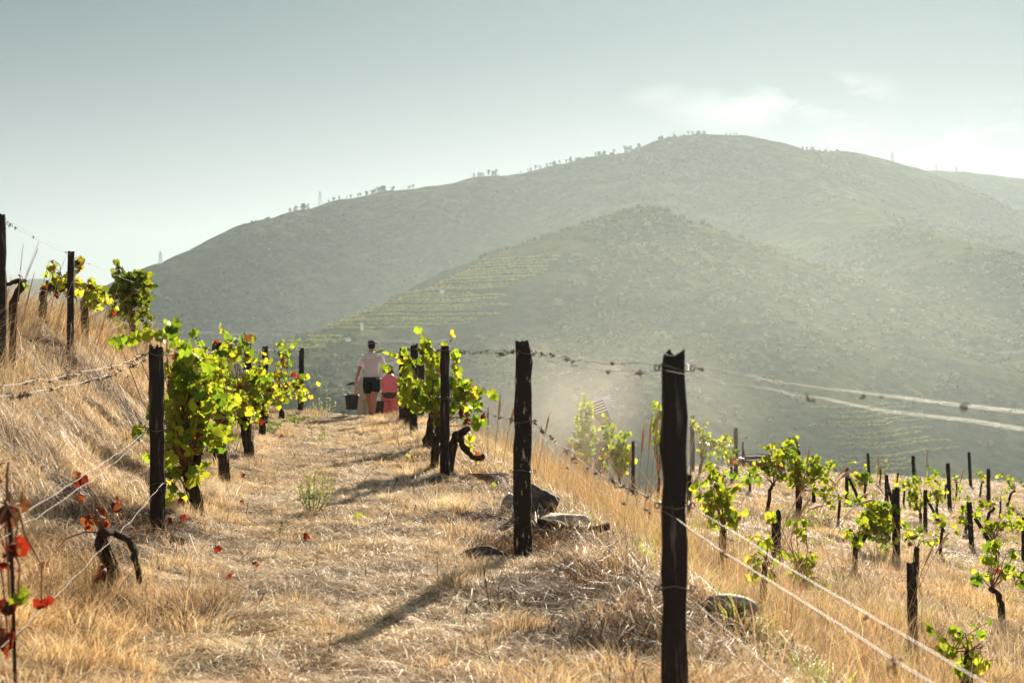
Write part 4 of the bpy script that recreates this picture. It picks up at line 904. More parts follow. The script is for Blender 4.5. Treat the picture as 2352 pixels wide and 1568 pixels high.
vine('smaller vine hidden behind the crest post on the right', 26, [(938, 980), (940, 940), (934, 925)],
     [(922, 885, 8, 22, 10), (928, 915, 11, 20, 12), (950, 925, 14, 14, 9)], .2, .04, .12, .25, tr=.08)
vine('gnarled bare vine leaning right with its arm hooked downward', 16.9, [(1030, 1075), (1040, 1020), (1050, 1000)],
     [(1110, 1000 - 50, 4, 10, 2), (1096, 1048, 8, 12, 3, .4, .6)], .4, .3, .11, .1, arms=[((1050, 1000), (1066, 990), (1078, 982)), ((1050, 1000), (1060, 1020), (1076, 1040), (1095, 1052), (1109, 1050), (1112, 1044))], tr=.055)
vine('sparse yellow and red vine around the post on the bank', 18.4, [(100, 810), (98, 705), (100, 675), (115, 663), (148, 655)],
     [(122, 606, 12, 10, 6), (112, 628, 7, 8, 3), (186, 596, 9, 7, 5), (178, 612, 8, 12, 4), (132, 640, 14, 14, 9), (150, 658, 22, 16, 18, .6, .1), (125, 668, 18, 10, 9, .1, .7), (175, 660, 14, 22, 12, .4, .1), (110, 658, 10, 10, 5, 0, 1)], .35, .15, .10, .2, tr=.045, canes=14)
vine('thin yellowing vine right of the post on the bank', 20, [(195, 790), (194, 700), (196, 680)],
     [(206, 646, 10, 14, 6), (205, 675, 20, 25, 20, .6, .15), (225, 665, 10, 20, 9), (232, 688, 18, 18, 12), (212, 692, 14, 14, 9, .6, .2), (258, 705, 12, 10, 5, .2, .3)], .4, .12, .11, .2)
vine('dense dark green vine at the end of the bank', 23.5, [(306, 795), (303, 740), (300, 700)],
     [(272, 620, 11, 11, 9), (282, 640, 22, 22, 30), (318, 635, 24, 18, 26), (295, 665, 38, 28, 70), (322, 670, 25, 35, 52), (268, 680, 18, 24, 24), (310, 710, 34, 35, 60), (285, 725, 26, 26, 30, .2, .05), (335, 735, 14, 18, 12), (270, 752, 12, 8, 5)], .04, .0, .115, .5, canes=12, dark=.55)
vine('bare crooked old vine by the left edge on the bank', 14, [(28, 805), (30, 695), (42, 668), (50, 650)], [(58, 655, 6, 8, 2, 0, 0)], .2, 0, .05, .1, arms=[((50, 650), (42, 643), (28, 648), (12, 656)), ((50, 650), (56, 642))], tr=.033)
vine('young vine with large red and pale pink leaves at the left edge', 5.7, [(38, 1480), (30, 1330), (18, 1160)],
     [(6, 1100, 6, 5, 1, 0, 1), (14, 1168, 14, 7, 3, 0, 1), (32, 1255, 20, 12, 4, 0, 1), (3, 1285, 8, 12, 2, 0, 1), (30, 1390, 14, 12, 3, 0, 1), (88, 1385, 16, 10, 2, 0, 1), (52, 1368, 8, 15, 2, 0, .5), (12, 1450, 10, 10, 3, 0, 1), (10, 1480, 6, 8, 2, 0, 1)], 0, 1, .085, .12, tr=.006, canes=7)
vine('black twisted old vine stump beside the near left post, few red leaves', 8.3, [(243, 1392), (258, 1330), (246, 1275), (236, 1225)],
     [(180, 1096, 8, 14, 3, 0, 1), (188, 1142, 8, 5, 2, 0, 1), (230, 1166, 10, 6, 2, 0, 1), (206, 1186, 6, 8, 2, 0, 1), (232, 1199, 8, 4, 2, 0, 1), (206, 1212, 10, 5, 2, 0, 1), (274, 1150, 5, 14, 3, 0, 1), (246, 1305, 18, 22, 8, 0, .9), (100, 1295, 12, 6, 3, 0, 1)], 0, 1, .07, .1, arms=[((236, 1225), (262, 1222), (296, 1240), (305, 1262)), ((305, 1255), (312, 1290), (322, 1335)), ((236, 1225), (225, 1250), (238, 1290))], tr=.029, canes=9)
# lower plot and the slope
GV = 'vines in the lower plot'
for a in [
    ('tall dusty vine beside the man in the white cap', 31, [(1345, 1120)], [(1330, 940, 10, 12, 8), (1350, 938, 12, 16, 18), (1345, 965, 24, 22, 45), (1345, 1000, 28, 26, 55), (1340, 1035, 26, 28, 45)], .2, 0, .12, .6),
    ('rounded dusty vine below the carried crates', 30, [(1420, 1140)], [(1395, 985, 16, 18, 28), (1410, 1010, 28, 25, 52), (1425, 1045, 28, 28, 52), (1440, 1065, 14, 24, 22), (1400, 1050, 22, 25, 30)], .2, 0, .12, .6),
    ('tall thin vine just left of the nearest right post', 31, [(1510, 1110)], [(1500, 930, 8, 12, 10), (1512, 945, 8, 20, 14), (1503, 978, 10, 18, 16), (1512, 1015, 14, 25, 22)], .2, 0, .12, .3),
    ('vine climbing the slim brown post, white panel behind it', 33, [(1606, 1095), (1612, 1060)], [(1597, 968, 5, 12, 7), (1602, 985, 6, 8, 6), (1612, 1000, 12, 14, 16), (1628, 1008, 18, 15, 24), (1648, 1020, 16, 12, 18), (1620, 1030, 18, 16, 18)], .25, 0, .12, .3),
    ('small vine clinging left of the upright dark post', 31.5, [(1682, 1115), (1680, 1075)], [(1668, 1005, 8, 10, 5), (1682, 1018, 5, 12, 5), (1672, 1042, 12, 16, 14), (1650, 1048, 8, 10, 5)], .25, 0, .12, .2),
    ('big sunlit vine spread around the pale-topped post', 26.6, [(1838, 1195), (1836, 1130)], [(1822, 1016, 11, 14, 12), (1800, 1030, 14, 16, 16), (1792, 1050, 16, 18, 16), (1826, 1060, 22, 25, 32), (1850, 1085, 26, 22, 38), (1880, 1078, 20, 18, 24), (1825, 1100, 22, 20, 24), (1888, 1115, 20, 22, 26, .4, 0), (1900, 1140, 12, 14, 10, .5, 0), (1868, 1052, 14, 10, 8)], .3, 0, .12, .4),
    ('small vine on a bent trunk left of the big sunlit vine', 26, [(1758, 1150), (1768, 1125), (1776, 1112)], [(1770, 1075, 12, 16, 14), (1785, 1088, 14, 14, 16), (1735, 1080, 10, 16, 10), (1742, 1105, 7, 12, 6)], .3, .02, .11, .25),
    ('thin many-stemmed vine right beside the nearest right post', 17, [(1655, 1270)], [(1635, 1070, 10, 14, 6), (1645, 1105, 16, 22, 15), (1660, 1145, 16, 18, 16), (1632, 1150, 14, 20, 14), (1668, 1180, 14, 26, 16), (1630, 1190, 14, 18, 10), (1690, 1195, 8, 10, 4), (1600, 1120, 12, 25, 8)], .15, 0, .115, .25),
    ('leafy low vine at the foot of the split stump post', 16.2, [(1845, 1365), (1845, 1335)], [(1845, 1300, 20, 18, 20), (1852, 1325, 20, 18, 20), (1828, 1320, 14, 14, 9), (1832, 1196, 18, 7, 8), (1838, 1225, 8, 12, 6), (1768, 1188, 6, 13, 6), (1767, 1245, 6, 14, 6), (1880, 1345, 25, 14, 8)], .2, 0, .115, .25),
    ('bushy low vine left of the stout dark post', 22, [(1964, 1290), (1970, 1255), (1992, 1222)], [(2010, 1165, 18, 16, 24), (2000, 1190, 22, 20, 36), (2022, 1200, 25, 25, 48), (2010, 1225, 25, 20, 34), (2040, 1225, 14, 22, 16), (2030, 1255, 8, 14, 7), (2062, 1210, 10, 20, 12)], .15, 0, .115, .45),
    ('flat-topped vine right of the braced post under the seed heads', 34, [(1985, 1145)], [(1960, 1060, 7, 6, 5), (1975, 1095, 22, 12, 28), (1990, 1098, 14, 14, 18), (1960, 1112, 12, 12, 10)], .2, 0, .12, .3),
    ('vine left of the post with the long fallen brace', 31, [(2112, 1200), (2114, 1180)], [(2098, 1125, 14, 20, 18), (2100, 1150, 16, 18, 22), (2108, 1092, 8, 14, 8), (2118, 1160, 12, 14, 10), (2085, 1108, 8, 8, 5)], .25, 0, .11, .25),
    ('vine right behind the post with the long fallen brace', 33, [(2150, 1185)], [(2140, 1105, 14, 16, 16), (2152, 1140, 14, 16, 18), (2162, 1125, 10, 12, 8), (2150, 1075 + 12, 8, 10, 6)], .25, 0, .11, .25),
    ('small upright vine left of the upside down V brace', 30, [(2214, 1218), (2220, 1200)], [(2215, 1170, 9, 12, 12), (2213, 1190, 12, 10, 12), (2218, 1145, 6, 10, 5)], .25, 0, .11, .2),
    ('low vine on a slanting trunk right of the V-braced post', 31, [(2258, 1192), (2272, 1178), (2282, 1168)], [(2255, 1162, 12, 12, 12), (2270, 1155, 12, 8, 9), (2245, 1150, 8, 8, 5)], .25, 0, .11, .2),
    ('tiny far vine next to the thin leaning far post', 49, [(2250, 1128), (2254, 1112)], [(2248, 1086, 9, 6, 8), (2258, 1096, 8, 9, 9)], .35, 0, .12, .2),
    ('far vine on a crooked trunk near the right edge', 46, [(2310, 1140), (2322, 1132), (2330, 1128)], [(2318, 1100, 10, 12, 12), (2325, 1115, 10, 10, 9), (2345, 1108, 10, 6, 6), (2302, 1092, 9, 6, 6)], .25, 0, .12, .2),
    ('vine at the foot of the V brace, leaves trailing right', 24, [(2292, 1265), (2280, 1240)], [(2275, 1215, 15, 16, 22), (2300, 1205, 14, 10, 10), (2312, 1180, 6, 22, 10), (2330, 1205, 16, 12, 12), (2340, 1195, 10, 8, 6)], .3, 0, .11, .25),
    ('black twisted vine with large loose leaves at the right edge', 16.5, [(2302, 1425), (2300, 1385), (2290, 1360), (2277, 1352)], [(2275, 1275, 14, 22, 10), (2310, 1310, 20, 18, 11), (2255, 1325, 18, 10, 6), (2340, 1325, 14, 16, 8), (2330, 1265, 18, 10, 6), (2300, 1250, 20, 8, 6), (2295, 1310, 3, 5, 1, 0, 1)], .1, .02, .12, .2),
    ('blurred bright low vine at the bottom right corner', 10.6, [(2215, 1590)], [(2210, 1500, 26, 22, 16), (2225, 1535, 26, 22, 18), (2170, 1490, 14, 16, 6), (2200, 1455, 16, 10, 5)], .15, 0, .085, .2),
    ('stray yellow shoot in the grass below the stout dark post', 19, [(2100, 1275)], [(2090, 1228, 10, 10, 4, .9, 0), (2108, 1222, 6, 14, 4, .5, 0), (2130, 1245, 12, 6, 4, .6, 0), (2080, 1245, 6, 8, 2, 0, 1)], .6, .1, .10, .15),
    ('low sprawling vine in the middle of the plot', 42, [(2170, 1155)], [(2175, 1100, 8, 14, 8), (2205, 1125, 12, 8, 8), (2195, 1140, 8, 8, 5)], .3, 0, .12, .2),
    ('very small vine between the far post and the plot edge', 44, [(2060, 1135)], [(2060, 1105, 10, 8, 8), (2075, 1118, 8, 8, 6)], .3, 0, .12, .2)]:
    lab, d, tk, bl, ye, rd, sz, th = a
    vine(lab, d, tk, bl, ye, rd, sz, th, group=GV, tr=.032, canes=14)

r9 = random.Random(91)
for (px, d, where) in [(1720, 30, 'between the upright post and the bent trunk vine'), (1925, 27, 'just left of the braced post under the seed heads'), (1900, 38, 'far off behind the big sunlit vine'), (2075, 36, 'right behind the stout dark post'), (2195, 45, 'near the leaning post with a shadow'), (2295, 38, 'between the two far right vines'), (2020, 44, 'left of the braced post on the far side'), (2335, 34, 'by the right edge, behind the black twisted vine'), (2160, 24, 'in front of the long fallen brace'), (1960, 19, 'in the grass below the bushy low vine'), (1750, 13.5, 'in the near grass of the slope')]:
    zz = gz((px - 1176) / F * d, d); py = HZ - (zz + .45 - CAMZ) / d * F; q = .25 / d * F
    vine('small sparse vine ' + where, d, [(px, py + q * 2)], [(px, py, q * .8, q * 1.0, 9), (px + r9.uniform(-1, 1) * q, py - q * r9.uniform(.5, 1.1), q * .4, q * .5, 6), (px + r9.uniform(-1, 1) * q * 1.6, py, q * .4, q * .5, 5)], .3, .03, .105, .25, group=GV, tr=.028, canes=14)
reg = pts_region(700, 6, 60, lambda y: rowR(y) + .8, lambda y: y * .42 + 1, lambda x, y: ((x - rowR(y)) < 3.5) | inplot(x, y), pw=1.3, seed=81)
G1 = tufts(0, reg, .20, .10, 16, [(.20, .26, .06), (.28, .30, .07), (.14, .20, .05)], 82, .007, .8)
grass('green_weeds', [G1], M['green'], 'small green weeds sprouting among the dry grass of the plot')
# ------------------------------------------------------------ weeds, rocks, fallen leaves
def weed(px, py, d, h, n, label, spread=.18, leafl=.035, cols=((.14, .22, .05), (.22, .30, .06), (.30, .33, .07)), nm='green_weed', seed=1):
    b = W(px, py, d); zg = gz(b.x, b.y); r = random.Random(seed + int(px)); root = empty(nm, (b.x, b.y, zg), label, 'weed', None); st = MB(); lf = MB()
    for k in range(n):
        a = r.uniform(0, 6.28); s = spread * math.sqrt(r.random()); hh_ = h * r.uniform(.45, 1); base = Vector((b.x + .03 * math.cos(a), b.y + .03 * math.sin(a), zg - .02)); tip = Vector((b.x + s * math.cos(a), b.y + s * math.sin(a), zg + hh_)); mid = base.lerp(tip, .5) + Vector((math.cos(a) * s * .25, math.sin(a) * s * .25, 0))
        st.tube([base, mid, tip], [.003, .0025, .0015], 4, col=(.25, .2, .07)); m = int(hh_ / .014)
        for j in range(m):
            t = r.uniform(.15, 1); p = base.lerp(mid, t * 2) if t < .5 else mid.lerp(tip, t * 2 - 1); az_ = r.uniform(0, 6.28); dv = Vector((math.cos(az_), math.sin(az_), r.uniform(.1, 1.2))).normalized(); sd_ = dv.cross(Vector((0, 0, 1))).normalized() * leafl * .22; l_ = leafl * r.uniform(.6, 1.2)
            c = r.choice(cols); lf.add([p, p + dv * l_ * .5 + sd_, p + dv * l_, p + dv * l_ * .5 - sd_], [(0, 1, 2, 3)], c)
    st.build('stems', M['green'], root, col=True); lf.build('foliage', M['green'], root, col=True, smooth=False); return root
weed(720, 1178, 12.8, .42, 16, 'yellow-green weed growing in the middle of the path', .20, .045)
weed(648, 1228, 11.3, .13, 3, 'tiny dark green sprout on the path', .02, .04, ((.08, .12, .04),))
weed(618, 985, 24, .22, 26, 'low green weed at the foot of the yellow vine', .26, .06, ((.14, .25, .06), (.22, .33, .08)))
weed(678, 975, 27, .22, 22, 'low green weed beside the far left post', .22, .06, ((.14, .25, .06), (.25, .33, .08)))
weed(795, 968, 29.5, .34, 5, 'dark spiky weed standing at the crest left of the walkers', .13, .05, ((.07, .10, .04),))
weed(752, 962, 30, .62, 5, 'pale tall weed with whitish seed heads on the crest', .20, .05, ((.5, .45, .3), (.3, .32, .12)))
weed(742, 1010, 22, .30, 5, 'slim weed growing at the far part of the path', .08, .05)
weed(720, 1000 - 25, 29, .35, 4, 'thin wispy weed between the left post and the crest', .15, .05, ((.35, .35, .12),))
b_ = W(720, 915, 30.5); root = empty('vine_shoot', (W(695, 950, 30.5).x, 30.5, gz(W(695, 950, 30.5).x, 30.5)), 'lone bare shoot with two yellow leaves right of the far left post', 'vine')
m_ = MB(); m_.tube([W(690, 945, 30.5), W(705, 925, 30.5), W(728, 884, 30.5)], .008, 5); m_.build('cane', M['cane'], root)
V, Fc, cc = leaves(np.array([W(732, 879, 30.5), W(714, 908, 30.5)]) - np.array(root.location), np.array([.12, .12]), np.array([[.55, .42, .05]] * 2), 4); mesh_np('foliage', V, [Fc], M['leaf'], root, cc)

def rock(px, py, d, size, label, matl, seed, sink=.25, rot=0):
    b = W(px, py, d); zg = gz(b.x, b.y); r = np.random.default_rng(seed); v = IV3.copy(); nrm = r.normal(0, 1, (9, 3)); nrm /= np.linalg.norm(nrm, axis=1)[:, None]
    dd = v @ nrm.T; cut = r.uniform(.35, .62, 9)
    for k in range(9):
        over = np.maximum(v @ nrm[k] - cut[k], 0); v = v - over[:, None] * nrm[k]
    v = v + r.uniform(-.02, .02, v.shape); v = v * np.array(size) / 2 * 1.45; v[:, 2] += size[2] * (.5 - sink)
    o = mesh_np('rock', v, [IF3], matl); o.location = (b.x, b.y, zg); o.rotation_euler = (0, 0, rot); tag(o, label, 'rock'); return o
rock(1234, 1150, 12.6, (.40, .30, .38), 'dark pointed boulder just right of the flaked post', M['rock'], 1, .28)
rock(1168, 1150, 13.2, (.12, .2, .22), 'ochre rock wedged left of the flaked post', M['rocklight'], 2, .2)
rock(1128, 1088, 15.6, (.42, .3, .10), 'flat sunlit slab in the grass between two right-hand posts', M['rocklight'], 3, .1)
rock(1292, 1175, 12.0, (.34, .26, .13), 'angular block with a bright white top right of the boulder', M['rocklight'], 4, .1)
rock(1250, 1195, 11.6, (.30, .2, .12), 'dark low stone in front of the boulder', M['rock'], 5, .2)
rock(1118, 1172, 12.6, (.16, .12, .04), 'small thin grey slab left of the flaked post', M['rocklight'], 6, 0)
rock(1668, 1395, 8.2, (.26, .2, .13), 'blurred pale stone right of the nearest post', M['rocklight'], 7, .1, -.3)
rock(405, 1258, 10.3, (.12, .1, .07), 'small grey stone at the foot of the nearest left post', M['rock'], 8, .2)
rock(1285, 1305, 9.6, (.14, .1, .07), 'small stone half buried in front of the flaked post', M['rock'], 9, .2)
rock(1115, 1275, 10.2, (.30, .12, .08), 'low grey stone in the shadow left of the flaked post', M['rock'], 10, .2, .5)
m_ = MB(); pts = []
for (px, py) in [(1240, 1195), (1270, 1205), (1300, 1213), (1340, 1216), (1370, 1216), (1395, 1206)]:
    q = W(px, py, 11.6 - (py - 1190) * .01); q.z = max(q.z, gz(q.x, q.y) + .03); pts.append(q)
root = empty('dead_branch', pts[0], 'black curved dead branch lying in front of the boulder', 'branch'); m_.tube(pts, [.03, .028, .02, .022, .03, .035], 8, rough=.2); m_.build('limb', M['bark'], root)

# fallen leaves, each one countable
fl = [(553, 1163, 1), (590, 1018, 1), (603, 1030, 1), (608, 1020, 2), (585, 1045, 1), (530, 1335, 1), (585, 1310, 1), (443, 1170, 1), (820, 1195, 0), (838, 1193, 0), (940, 1053, 0), (1030, 1022, 0), (912, 985, 0), (500, 1270, 1), (560, 1100, 1), (645, 1003, 1), (700, 945, 1), (1065, 1050, 1), (700, 1245, 1), (395, 1200, 1), (420, 1195, 1), (1135, 1118, 0), (470, 1190, 1), (1500, 1110, 0)]
protoL = []
for k in range(3):
    c = [[.24, .28, .03], [.13, .010, .008], [.45, .4, .05]][k]; V, Fc, cc = leaves(np.array([[0, 0, .05]]), np.array([.07]), np.array([c]), 77 + k, 2.5); protoL.append((V, Fc, cc))
first = {}
names = {0: 'green', 1: 'red', 2: 'yellow'}
for i, (px, py, k) in enumerate(fl):
    s_ = (py - HZ) / F; d = CAMZ / s_
    for _ in range(6): d = (CAMZ - gz((px - 1176) / F * d, d)) / s_
    x = (px - 1176) / F * d
    if k not in first: o = mesh_np('fallen_leaf', protoL[k][0], [protoL[k][1]], M['leaf'], None, protoL[k][2]); first[k] = o
    else: o = first[k].copy(); C.objects.link(o)
    o.location = (x, d, gz(x, d) + .0); o.rotation_euler = (random.uniform(-.3, .3), random.uniform(-.3, .3), random.uniform(0, 6))
    tag(o, 'single %s vine leaf lying on the straw by the path' % names[k], 'leaf', 'fallen %s leaves' % names[k])

# ------------------------------------------------------------ people
def limb(m_, pts, rad, n=12, sx=1): m_.tube(pts, rad, n, sx=sx)
def hand(m_, wrist, direc, curl=.6, side=1):
    """palm with four curled fingers and a side thumb; direc points from wrist to knuckles"""
    d = Vector(direc).normalized(); up = Vector((0, 1, 0)); up = (up - d * up.dot(d)).normalized(); sd_ = d.cross(up).normalized() * side
    w_ = Vector(wrist); m_.box(w_ + d * .045, (.028, .078, .09), Matrix((sd_, up, d)).transposed())
    for k, (o_, l_) in enumerate(((.028, .070), (.010, .078), (-.009, .073), (-.027, .058))):
        p = w_ + d * .085 + up * o_; c = sd_ * -1
        q1 = p + (d * math.cos(curl * .5) + c * math.sin(curl * .5)) * l_ * .45; q2 = q1 + (d * math.cos(curl * 1.6) + c * math.sin(curl * 1.6)) * l_ * .33; q3 = q2 + (d * math.cos(curl * 2.6) + c * math.sin(curl * 2.6)) * l_ * .25
        m_.tube([p - d * .01, q1, q2, q3], [.0098, .0092, .0085, .007], 7)
    p = w_ + d * .025 + up * .032; m_.tube([p, p + up * .022 + d * .022 - sd_ * .012, p + up * .022 + d * .05 - sd_ * .028], [.012, .0105, .0085], 7)

def figure(px, pfeet, d, height, label, yaw=0, zfeet=None):
    """root + converter from figure space (x right, y away from camera, z up, unit height 1.70 m)"""
    x = (px - 1176) / F * d; z = gz(x, d) if zfeet is None else zfeet
    root = empty('person', (x, d, z), label, 'person', None, yaw); s = height / 1.70
    T = root.matrix_basis.copy()
    return root, (lambda p: T @ (Vector(p) * s)), s
def wmesh(mb, T, s):
    mb.v = [tuple(T(v)) for v in mb.v]; return mb

def head_parts(hb, c, yawn=0, r=.098):
    """skull, jaw, nose, ears, brow, fused later; face looks to +y"""
    c = Vector(c); cy, sy = math.cos(yawn), math.sin(yawn)
    rt = lambda v: c + Vector((v[0] * cy - v[1] * sy, v[0] * sy + v[1] * cy, v[2]))
    hb.ball(rt((0, -.008, .015)), (.078, .097, .105), 16, 12); hb.ball(rt((0, .03, -.045)), (.056, .060, .068), 12, 8)
    hb.tube([rt((0, .085, .02)), rt((0, .108, -.012)), rt((0, .095, -.028))], [.010, .015, .010], 8)
    hb.tube([rt((-.024, .088, -.055)), rt((0, .094, -.055)), rt((.024, .088, -.055))], [.006, .009, .006], 6)
    for s_ in (-1, 1):
        hb.ball(rt((s_ * .080, -.005, -.005)), (.012, .022, .034), 8, 6); hb.tube([rt((s_ * .012, .088, .034)), rt((s_ * .048, .076, .036))], .010, 6)
        hb.ball(rt((s_ * .031, .080, .014)), (.014, .010, .009), 8, 6)

# --- walker 1: pale t-shirt, black shorts, cap, bucket in the left hand
root, T, s = figure(853, 962, 30.4, 1.66, 'walker in pale grey t-shirt, black shorts and dark blue cap seen from behind', R(-4))
b = MB()
head_parts(b, (.0, .03, 1.595), -.75); limb(b, [(0, .01, 1.40), (0, .015, 1.47), (0, .02, 1.55)], [.062, .055, .055])
b.loft([(0, 0, .86, .17, .115), (0, 0, .98, .165, .11), (0, 0, 1.10, .145, .10), (0, 0, 1.25, .165, .105), (0, .0, 1.36, .17, .10), (0, 0, 1.42, .11, .075), (0, 0, 1.45, .06, .06)], 18)
limb(b, [(-.17, 0, 1.37), (-.235, .02, 1.16), (-.27, .02, 1.06), (-.325, .04, .90), (-.35, .05, .835)], [.058, .045, .040, .032, .026])
hand(b, (-.355, .05, .83), (-.25, .1, -1), 1.0, -1)
limb(b, [(.17, 0, 1.37), (.235, .04, 1.20), (.245, .08, 1.09), (.24, .22, 1.02), (.22, .30, 1.01)], [.058, .048, .042, .034, .026]); hand(b, (.22, .30, 1.01), (-.3, 1, .1), .5, 1)
limb(b, [(-.075, 0, .88), (-.085, .04, .66), (-.07, .06, .48), (-.055, .10, .32), (-.05, .16, .12), (-.05, .17, .05)], [.10, .085, .058, .056, .036, .036])
limb(b, [(.085, 0, .88), (.085, -.01, .66), (.07, -.02, .47), (.055, -.05, .32), (.045, -.03, .12), (.045, -.03, .05)], [.105, .092, .064, .068, .042, .038])
b = wmesh(b, T, s).build('body', M['skin'], root); fuse(b, .010, 3)
t = MB(); t.loft([(0, 0, .885, .175, .125), (0, 0, .93, .183, .128), (.0, 0, 1.0, .180, .125), (0, 0, 1.12, .168, .116), (0, 0, 1.26, .185, .12), (0, 0, 1.35, .195, .115), (0, 0, 1.405, .150, .09), (0, .005, 1.445, .075, .07)], 20)
limb(t, [(-.15, 0, 1.365), (-.205, .01, 1.28), (-.25, .02, 1.14)], [.075, .075, .076]); limb(t, [(.15, 0, 1.365), (.21, .03, 1.28), (.25, .06, 1.14)], [.075, .075, .074])
for k in range(5): a0 = random.uniform(-.14, .14); t.tube([(a0, -.118, .92 + .05 * k), (a0 + .05, -.122, .95 + .05 * k), (a0 + .10, -.116, .96 + .05 * k)], .008, 5)
t = wmesh(t, T, s).build('shirt', M['tee'], root); fuse(t, .012, 3)
m_ = MB(); zc = 1.315; r = random.Random(3); q = []
for k in range(40):
    t_ = k / 39; q.append((-.075 + .15 * t_, -.127 - .002, zc + .016 * math.sin(t_ * 44) * (1.4 if k < 12 else .8) + (.012 if 14 < k < 18 else 0)))
m_.tube(q, .0045, 5); wmesh(m_, T, s).build('chest_print', M['print'], root)
t = MB(); t.loft([(0, 0, .93, .172, .122), (0, 0, .84, .185, .13), (0, 0, .78, .182, .13)], 20)
limb(t, [(-.08, 0, .84), (-.10, .03, .70), (-.09, .045, .54)], [.105, .102, .082]); limb(t, [(.09, 0, .84), (.095, -.01, .70), (.085, -.015, .575)], [.108, .108, .094])
t = wmesh(t, T, s).build('shorts', M['shorts'], root); fuse(t, .012, 3)
hc = Vector((0, .03, 1.595)); m_ = MB(); m_.ball(hc + Vector((0, -.014, -.012)), (.084, .098, .085), 14, 8); wmesh(m_, T, s).build('hair', M['hair'], root)
m_ = MB(); vs = []; 
for i in range(7):
    th = i / 6 * 1.5; zz = math.cos(th) * .082 + .035; rr_ = math.sin(th)
    for k in range(20): a = 2 * math.pi * k / 20; vs.append(hc + Vector((.091 * rr_ * math.cos(a), .108 * rr_ * math.sin(a) - .008, zz)))
fs = [(i * 20 + k, i * 20 + (k + 1) % 20, (i + 1) * 20 + (k + 1) % 20, (i + 1) * 20 + k) for i in range(6) for k in range(20)]
m_.add(vs, fs); br = hc + Vector((.07, .09, .038)); m_.ball(br, (.062, .085, .010), 12, 6, Matrix.Rotation(-.75, 3, 'Z')); wmesh(m_, T, s).build('cap', M['cap'], root)
for sgn, fx, fy in ((-1, -.05, .19), (1, .045, .0)):
    m_ = MB(); m_.ball((fx, fy + .02, .045), (.048, .135, .05), 12, 8); m_.ball((fx, fy - .06, .06), (.042, .05, .06), 10, 8); m_.box((fx, fy + .02, .012), (.085, .24, .022)); sh_ = wmesh(m_, T, s).build('shoe', M['shoe'], root); fuse(sh_, .009, 2)
HANDP = T((-.375, .05, .74))
def bucket(c, h, rt, rb, hang, label, seed=0, tilt=0):
    """c: centre of the rim"""
    c = Vector(c); root = empty('bucket', c - Vector((0, 0, h)), label, 'bucket', 'harvest buckets'); Rm = Matrix.Rotation(tilt, 3, 'Y')
    def ring(z, r_): return [c + Rm @ Vector((r_ * math.cos(2 * math.pi * k / 24), r_ * math.sin(2 * math.pi * k / 24), z)) for k in range(24)]
    prof = [(-h, rb * .96), (-h, rb), (-h * .5, (rt + rb) / 2), (-.03, rt * .99), (0, rt), (0, rt - .008), (-h * .5, (rt + rb) / 2 - .008), (-h + .01, rb - .01)]
    m_ = MB(); vs = sum([ring(*p) for p in prof], []); n = 24
    fs = [(i * n + k, i * n + (k + 1) % n, (i + 1) * n + (k + 1) % n, (i + 1) * n + k) for i in range(len(prof) - 1) for k in range(n)]; fs += [tuple(range(n - 1, -1, -1)), tuple((len(prof) - 1) * n + k for k in range(n))]
    m_.add(vs, fs); m_.build('wall', M['bucket'], root)
    m_ = MB(); m_.tube(ring(-.012, rt + .006) + [ring(-.012, rt + .006)[0]], .008, 6, cap=False); m_.build('rim', M['bucket'], root)
    m_ = MB(); hp = Vector(hang); e0, e1 = c + Rm @ Vector((-rt - .008, 0, -.02)), c + Rm @ Vector((rt + .008, 0, -.02)); pts = []
    for k in range(13):
        t_ = k / 12; base = e0.lerp(e1, t_); pts.append(base + (hp - (e0 + e1) / 2) * math.sin(math.pi * t_) ** .75)
    m_.tube(pts, .004, 5); m_.build('handle', M['steel'], root); return root
hb = HANDP; bucket(W(808, 906, 30.4), .315, .158, .115, hb + Vector((.0, 0, -.015)), 'black bucket hanging from the hand of the walker in the pale t-shirt')
root = empty('pruning_shears', HANDP, 'dark pruning shears held pointing left by the walker in the t-shirt', 'shears')
m_ = MB(); a = HANDP + Vector((-.02, 0, .015)); m_.box(a + Vector((-.06, 0, .0)), (.14, .03, .045), Matrix.Rotation(-.35, 3, 'Y')); m_.tube([a, a + Vector((-.10, 0, -.02)), a + Vector((-.19, .01, -.055))], [.02, .018, .006], 6); m_.build('grip', M['bluegrey'], root)
m_ = MB(); m_.tube([a + Vector((.05, 0, 0)), a + Vector((.12, .02, -.03)), a + Vector((.17, .02, -.06))], [.006, .004, .003], 5); m_.build('spring', M['steel'], root)

# --- walker 2: pink top
root, T, s = figure(895, 975, 34.3, 1.60, 'walker in bright pink sleeveless top and pink patterned trousers', R(3))
b = MB(); head_parts(b, (0, .03, 1.57), .2); limb(b, [(0, .01, 1.38), (0, .015, 1.45), (0, .02, 1.53)], [.062, .055, .055])
b.loft([(0, 0, .86, .19, .14), (0, 0, 1.0, .19, .14), (0, 0, 1.12, .175, .13), (0, 0, 1.25, .185, .125), (0, 0, 1.34, .18, .11), (0, 0, 1.40, .11, .08), (0, 0, 1.44, .06, .06)], 18)
limb(b, [(-.19, 0, 1.33), (-.25, .03, 1.12), (-.29, .03, 1.03), (-.37, .05, .87), (-.40, .06, .79)], [.062, .054, .046, .036, .026]); hand(b, (-.40, .06, .79), (-.2, .1, -1), 1.0, -1)
limb(b, [(.19, 0, 1.33), (.25, .03, 1.12), (.28, .08, 1.03), (.26, .24, .96), (.25, .32, .95)], [.062, .054, .046, .036, .026]); hand(b, (.25, .32, .95), (-.2, 1, 0), .6, 1)
